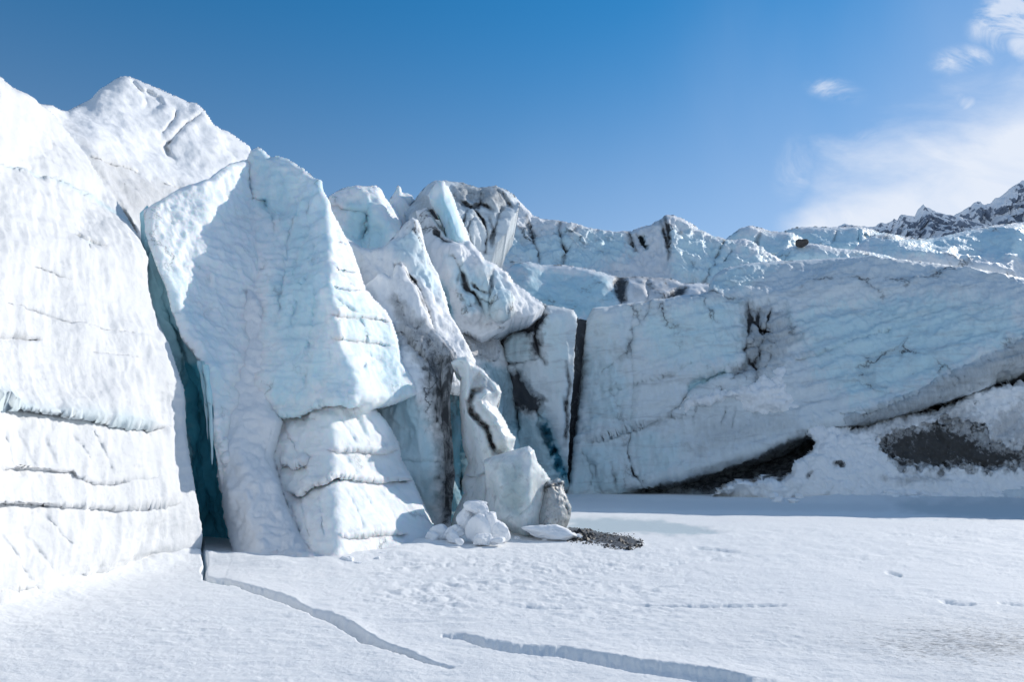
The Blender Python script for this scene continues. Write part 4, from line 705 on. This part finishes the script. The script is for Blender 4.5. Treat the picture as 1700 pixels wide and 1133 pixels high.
# apron of snow at the foot
b = Body([(1180, 832, -8), (1190, 818, 31.2), (1205, 806, 31.3), (1222, 798, 31.4), (1236, 797, 31.4), (1250, 800, 31.3), (1265, 790, 31.3), (1280, 796, 31.2), (1295, 798, 31.3), (1312, 785, 31.4), (1322, 768, 31.6), (1345, 752, 31.8), (1352, 735, 32), (1338, 722, 32.3), (1330, 708, 32.5), (1365, 698, 32.6), (1400, 704, 32.5), (1420, 711, 32.3), (1450, 702, 32.2), (1500, 692, 32.1), (1560, 674, 32), (1598, 660, 31.8), (1604, 649, 31.8), (1640, 640, 31.6), (1700, 632, 31.2), (1950, 600, 30), (1950, 850, -10), (1700, 840, -8), (1500, 838, -8), (1300, 836, -8)],
         [[(1280, 815, 30.9), (1350, 800, 30.7), (1450, 800, 30.6), (1600, 800, 30.5), (1800, 800, 29.4)], [(1380, 730, 31.8), (1450, 740, 31.5), (1500, 720, 31.6), (1600, 710, 31.2), (1700, 700, 30.6)]], step=1.9, seed=22, jit=4.5, jf=9)
b.region([(1468, 730), (1490, 716), (1530, 712), (1570, 698), (1600, 702), (1632, 715), (1650, 740), (1690, 745), (1720, 735), (1740, 780), (1690, 775), (1640, 778), (1600, 770), (1560, 778), (1500, 772), (1478, 756)], .35, 7, dirt=1.05, jit=9, jf=9)
b.region([(1420, 706), (1600, 665), (1640, 700), (1700, 660), (1720, 760), (1640, 740), (1560, 700), (1480, 720)], 0, 10, dirt=.42, jit=14, jf=9)
b.region([(1600, 640), (1720, 620), (1720, 650), (1620, 668)], -.1, 4, dirt=0, jit=5); b.groove([(1385, 768), (1400, 770)], 3, .2, dirt=.9); b.groove([(1340, 790), (1350, 785)], 3, .2, dirt=.8)
b.region([(1470, 790), (1560, 785), (1580, 800), (1500, 805)], 0, 5, dirt=.4, jit=8)
b.build('snow_apron', M_snow2, wall, edge=.8, layers=[(.4, (.35, .35, .5), 4, 'f'), (.30, (1.3, 1.3, 1.1), 5, 'b'), (.10, (3.5, 3.5, 3.5), 4, 'b')], rim=(1, 30), rimw=10, rimd=1.0, thick=3, shrink=.95)

rs = random.Random(3)
for k in range(14):
    px = rs.uniform(1450, 1545) if k < 10 else rs.uniform(1240, 1330); py = rs.uniform(819, 833)
    chunk('ice_crumb', px, py, rs.uniform(.10, .24), rs.uniform(.08, .16), 200+k, M_chunk, 'small snow crumb fallen at the foot of the snow apron', 'snow crumb', 'small crumbs at the foot of the snow apron', Y=min(G(py+2), 30.5)-.3)
# ------------------------------------------------------------------ blue trench wall
b = Body([(838, 452, 46), (850, 441, 46), (862, 436, 46), (880, 435, 46), (900, 440, 46), (930, 440, 46), (960, 443, 46), (985, 448, 46), (1010, 456, 46), (1030, 461, 46), (1045, 460, 46), (1060, 459, 46), (1080, 461, 46), (1100, 461, 46), (1120, 464, 46), (1135, 471, 46), (1160, 470, 46), (1185, 472, 46), (1230, 476, 46), (1240, 530, 44), (1100, 540, 43), (980, 560, 42), (900, 540, 42), (860, 490, 43)],
         [[(880, 455, 44.5), (930, 490, 44), (970, 520, 43)], [(1000, 470, 44.5), (1010, 510, 43.5)], [(1060, 475, 44.5), (1080, 500, 43.8)], [(1150, 485, 44.5), (1160, 510, 44)]], step=1.8, seed=23, jit=2.4, jf=8, dy=lambda x, y: -2.5)
b.region([(845, 455), (880, 460), (960, 480), (1010, 490), (1000, 540), (900, 530)], 0, 14, blue=.72, jit=10); b.region([(850, 436), (1010, 456), (1030, 520), (900, 470)], 0, 10, blue=.6, jit=8)
b.region([(1022, 459), (1042, 460), (1040, 500), (1030, 510), (1022, 490)], .5, 2.5, dirt=1.0, jit=3); b.groove([(1074, 462), (1076, 480), (1074, 500)], 4, .5, dirt=.95); b.groove([(1040, 460), (1075, 461), (1120, 466)], 3, .2, dirt=.55)
b.region([(1095, 500), (1110, 488), (1130, 476), (1142, 478), (1135, 495), (1100, 505)], .4, 2.5, dirt=1.0, jit=3); b.region([(1045, 465), (1130, 470), (1100, 500), (1050, 500)], 0, 5, dirt=.3, jit=6)
tag(b.build('ice_trench', M_mid, layers=[(.5, (.2, .2, .25), 4, 'f'), (.15, (1, 1, .5), 5, 'f')], rim=(0, 19), rimw=7, rimd=1.5, thick=6, shrink=.95), 'vivid blue ice trench with black dirt columns behind the long wall', 'ice trench')

# ------------------------------------------------------------------ upper ridge
b = Body([(770, 380, 62), (800, 345, 62), (830, 326, 62), (852, 322, 62), (862, 334, 62), (872, 344, 62), (884, 356, 62), (900, 364, 62), (930, 367, 62), (955, 372, 62), (985, 380, 62), (1020, 384, 62), (1048, 384, 62), (1060, 379, 62), (1080, 374, 62), (1095, 365, 62), (1106, 357, 62), (1120, 358, 62), (1140, 366, 62), (1160, 380, 62), (1180, 390, 62), (1200, 396, 63), (1215, 399, 63), (1235, 396, 63), (1250, 402, 63), (1270, 416, 63), (1290, 427, 63), (1310, 440, 63), (1320, 500, 58), (1100, 510, 54), (900, 500, 54), (800, 460, 55), (760, 420, 58)],
         [[(860, 375, 60), (870, 420, 57.5), (880, 445, 57)], [(950, 385, 60), (950, 440, 57)], [(1050, 395, 61), (1062, 420, 60), (1070, 450, 58)], [(1085, 385, 60.5), (1100, 420, 58.5)], [(1108, 365, 60), (1120, 420, 57), (1120, 460, 56)], [(1200, 405, 60), (1180, 470, 56.5)], [(1240, 405, 61), (1260, 440, 58.5)]], step=1.8, seed=24, jit=3, jf=9, dy=lambda x, y: -9)
for pl, wd, dd in (([(872, 365), (880, 385), (890, 420), (895, 440)], 5, .95), ([(930, 370), (930, 395), (937, 420), (935, 440)], 5, 1.0), ([(1043, 388), (1048, 400), (1055, 420)], 5, 1.1), ([(1098, 368), (1105, 395), (1110, 415)], 4, .9), ([(1103, 360), (1110, 390), (1110, 430)], 4, 1.0), ([(1203, 398), (1190, 430), (1170, 468)], 4, .85), ([(1215, 415), (1200, 440)], 3, .45), ([(840, 385), (830, 410), (860, 440)], 2.5, .55), ([(960, 400), (930, 430)], 3, .3), ([(812, 385), (822, 420), (850, 445)], 4, .35)): b.groove(pl, wd, .6, dirt=dd)
b.region([(1060, 395), (1070, 393), (1076, 415), (1070, 420), (1062, 410)], 1.8, 2.5, dirt=.8, blue=.8, jit=2); b.region([(1025, 388), (1055, 388), (1065, 430), (1090, 440), (1075, 455), (1055, 420), (1040, 400)], 0, 5, blue=0, jit=5)
b.region([(800, 380), (1040, 390), (1050, 440), (900, 470), (820, 440)], 0, 10, blue=.5, jit=14); b.region([(1110, 370), (1290, 430), (1250, 480), (1110, 470)], 0, 10, blue=.5, jit=12)
tag(b.build('ice_ridge', M_far, layers=[(.8, (.12, .12, .15), 4, 'f'), (.45, (.8, .8, .35), 5, 'r'), (.15, (1.6, 1.6, 1.2), 4, 'b')], rim=(0, 29), rimw=7, rimd=1.6, thick=9, shrink=.95), 'broad scalloped ice ridge with thin black cracks on the middle skyline', 'ice ridge')

# ------------------------------------------------------------------ far ridges
LF = [(1.0, (.09, .09, .12), 4, 'f'), (.35, (.45, .45, .4), 5, 'f'), (.15, (1.2, 1.2, 1), 4, 'b')]
def far(label, out, inner, ops, seed, rim, **kw):
    return simple('ice_ridge', M_far, label, 'ice ridge', out, inner, ops, LF, 1.7, seed, rim, jit=2.0, jf=7.0, rimw=6, rimd=3, thick=10, shrink=.95, **kw)
far('small humped ice ridge with a crack right of the middle skyline', [(1195, 405, 84), (1215, 388, 84), (1230, 378, 84), (1245, 374, 84), (1262, 378, 84), (1280, 384, 84), (1300, 385, 84), (1318, 387, 84), (1330, 394, 84), (1342, 403, 84), (1350, 440, 82), (1200, 440, 82)], [[(1240, 385, 82), (1250, 420, 79)], [(1310, 395, 81), (1300, 420, 79)]],
    [(g_, [(1262, 385), (1258, 400), (1255, 415)], 3, .5, {'dirt': .6}), ('region', [(1210, 385), (1330, 390), (1330, 430), (1210, 430)], 0, 6, {'blue': .55})], 25, (0, 10))
far('flat crested ice ridge on the skyline left of the rocky mountain', [(1290, 395, 105), (1305, 382, 105), (1320, 378, 105), (1345, 376, 105), (1380, 377, 105), (1410, 377, 105), (1425, 375, 105), (1445, 380, 105), (1460, 386, 105), (1490, 390, 105), (1520, 396, 105), (1530, 440, 100), (1290, 440, 100)], [[(1350, 385, 102), (1360, 415, 98)], [(1425, 385, 102), (1425, 415, 98)]],
    [(g_, [(1390, 385), (1382, 405)], 3, .5, {'dirt': .5}), (g_, [(1424, 380), (1426, 405)], 3, 1.2, {'blue': .5}), ('region', [(1300, 380), (1500, 385), (1500, 430), (1300, 430)], 0, 6, {'blue': .6})], 26, (0, 11))
far('low rounded ice hummock just behind the crest of the long wall', [(1270, 440, 72), (1285, 425, 72), (1300, 414, 72), (1320, 408, 72), (1345, 404, 72), (1365, 407, 72), (1390, 413, 72), (1410, 414, 72), (1440, 418, 72), (1470, 424, 72), (1500, 435, 72), (1500, 460, 70), (1270, 460, 70)], [[(1330, 418, 70), (1400, 425, 69.5)]], [('region', [(1280, 410), (1480, 420), (1480, 450), (1280, 450)], 0, 6, {'blue': .5})], 27, (0, 11))
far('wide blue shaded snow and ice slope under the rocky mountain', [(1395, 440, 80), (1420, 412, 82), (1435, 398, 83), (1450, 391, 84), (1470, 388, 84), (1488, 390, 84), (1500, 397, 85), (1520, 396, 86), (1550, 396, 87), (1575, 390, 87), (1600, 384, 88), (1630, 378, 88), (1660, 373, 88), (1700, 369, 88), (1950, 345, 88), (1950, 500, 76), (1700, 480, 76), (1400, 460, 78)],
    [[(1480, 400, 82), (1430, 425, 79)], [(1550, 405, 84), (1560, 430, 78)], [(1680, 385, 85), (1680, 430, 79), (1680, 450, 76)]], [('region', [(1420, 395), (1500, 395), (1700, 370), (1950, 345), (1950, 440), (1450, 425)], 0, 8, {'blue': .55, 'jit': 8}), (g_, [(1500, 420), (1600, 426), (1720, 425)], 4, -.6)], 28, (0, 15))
# brown rock perched on the hummock
rk = ice_mat('brown rock', snow=(.10, .088, .082), ice=(.07, .06, .056), deep=(.06, .05, .05), dirt=(.04, .04, .04), scale=1, streak=(1, 1, 1), mottle=.5, grime=.3, bump=.8, rough=.8)
chunk('rock', 1330, 404, 0.5, .40, 77, rk, 'small brown rock perched on the humped ice near the skyline', 'rock', ry=.8, Y=71.0, rot=.3)

# ------------------------------------------------------------------ rocky mountains
def mountain(name, prof, Y0, depth, seed, label, slope):
    xs = np.array([p[0] for p in prof], float); ys = np.array([p[1] for p in prof], float)
    U = np.linspace(xs[0], xs[-1], 520); crest = np.interp(U, xs, ys)
    V_ = np.linspace(0, 1.6, 190); UU, VV = np.meshgrid(U, V_); C = np.broadcast_to(np.interp(UU[0], xs, ys), UU.shape)
    top = P3(UU, C, np.full(UU.shape, Y0)); H = top[..., 2]
    q = np.stack([UU/22, VV*7, UU*0+seed], -1); rid = fbm(q, 6, 'r')
    dz = VV*slope; Yv = Y0-dz*.9+rid*depth*np.minimum(VV*4, 1)*.5*np.where(VV < 1.0, 1, 1)
    Z = H-dz*1.0+depth*.16*fbm(np.stack([UU/9, VV*16, UU*0+seed+5], -1), 5)*np.minimum(VV*6+.25, 1)
    Xw = top[..., 0]*(1-VV*.02)
    P = np.stack([Xw, Yv, Z], -1)
    back = P[0].copy(); back[:, 1] += depth*3; back[:, 2] -= slope*1.2
    P = np.concatenate([back[None], P]); Hn, Wn = P.shape[:2]; idx = np.arange(Hn*Wn).reshape(Hn, Wn)
    F = np.stack([idx[:-1, :-1], idx[1:, :-1], idx[1:, 1:], idx[:-1, 1:]], -1).reshape(-1, 4)
    o = mesh_obj(name, P.reshape(-1, 3), F, M_rock); tag(o, kind='structure'); return o
def rock_mat():
    m = bpy.data.materials.new('snowy rock'); m.use_nodes = True; nt = m.node_tree; N = nt.nodes; L = nt.links; b = N['Principled BSDF']
    tc = N.new('ShaderNodeTexCoord'); ge = N.new('ShaderNodeNewGeometry'); sp = N.new('ShaderNodeSeparateXYZ'); L.new(ge.outputs['Normal'], sp.inputs[0])
    n = N.new('ShaderNodeTexNoise'); n.inputs['Scale'].default_value = .022; n.inputs['Detail'].default_value = 12; n.inputs['Roughness'].default_value = .72; L.new(tc.outputs['Object'], n.inputs['Vector'])
    a = N.new('ShaderNodeMath'); a.operation = 'MULTIPLY_ADD'; L.new(n.outputs[0], a.inputs[0]); a.inputs[1].default_value = 2.2; L.new(sp.outputs[2], a.inputs[2])
    r = N.new('ShaderNodeMapRange'); r.interpolation_type = 'SMOOTHSTEP'; L.new(a.outputs[0], r.inputs[0]); r.inputs[1].default_value = 1.2; r.inputs[2].default_value = 1.4
    mx = N.new('ShaderNodeMix'); mx.data_type = 'RGBA'; L.new(r.outputs[0], mx.inputs[0]); mx.inputs[6].default_value = (.17, .21, .28, 1); mx.inputs[7].default_value = (.82, .84, .88, 1); L.new(mx.outputs[2], b.inputs['Base Color']); b.inputs['Roughness'].default_value = .85  # bluish rock colour stands in for distance haze
    return m
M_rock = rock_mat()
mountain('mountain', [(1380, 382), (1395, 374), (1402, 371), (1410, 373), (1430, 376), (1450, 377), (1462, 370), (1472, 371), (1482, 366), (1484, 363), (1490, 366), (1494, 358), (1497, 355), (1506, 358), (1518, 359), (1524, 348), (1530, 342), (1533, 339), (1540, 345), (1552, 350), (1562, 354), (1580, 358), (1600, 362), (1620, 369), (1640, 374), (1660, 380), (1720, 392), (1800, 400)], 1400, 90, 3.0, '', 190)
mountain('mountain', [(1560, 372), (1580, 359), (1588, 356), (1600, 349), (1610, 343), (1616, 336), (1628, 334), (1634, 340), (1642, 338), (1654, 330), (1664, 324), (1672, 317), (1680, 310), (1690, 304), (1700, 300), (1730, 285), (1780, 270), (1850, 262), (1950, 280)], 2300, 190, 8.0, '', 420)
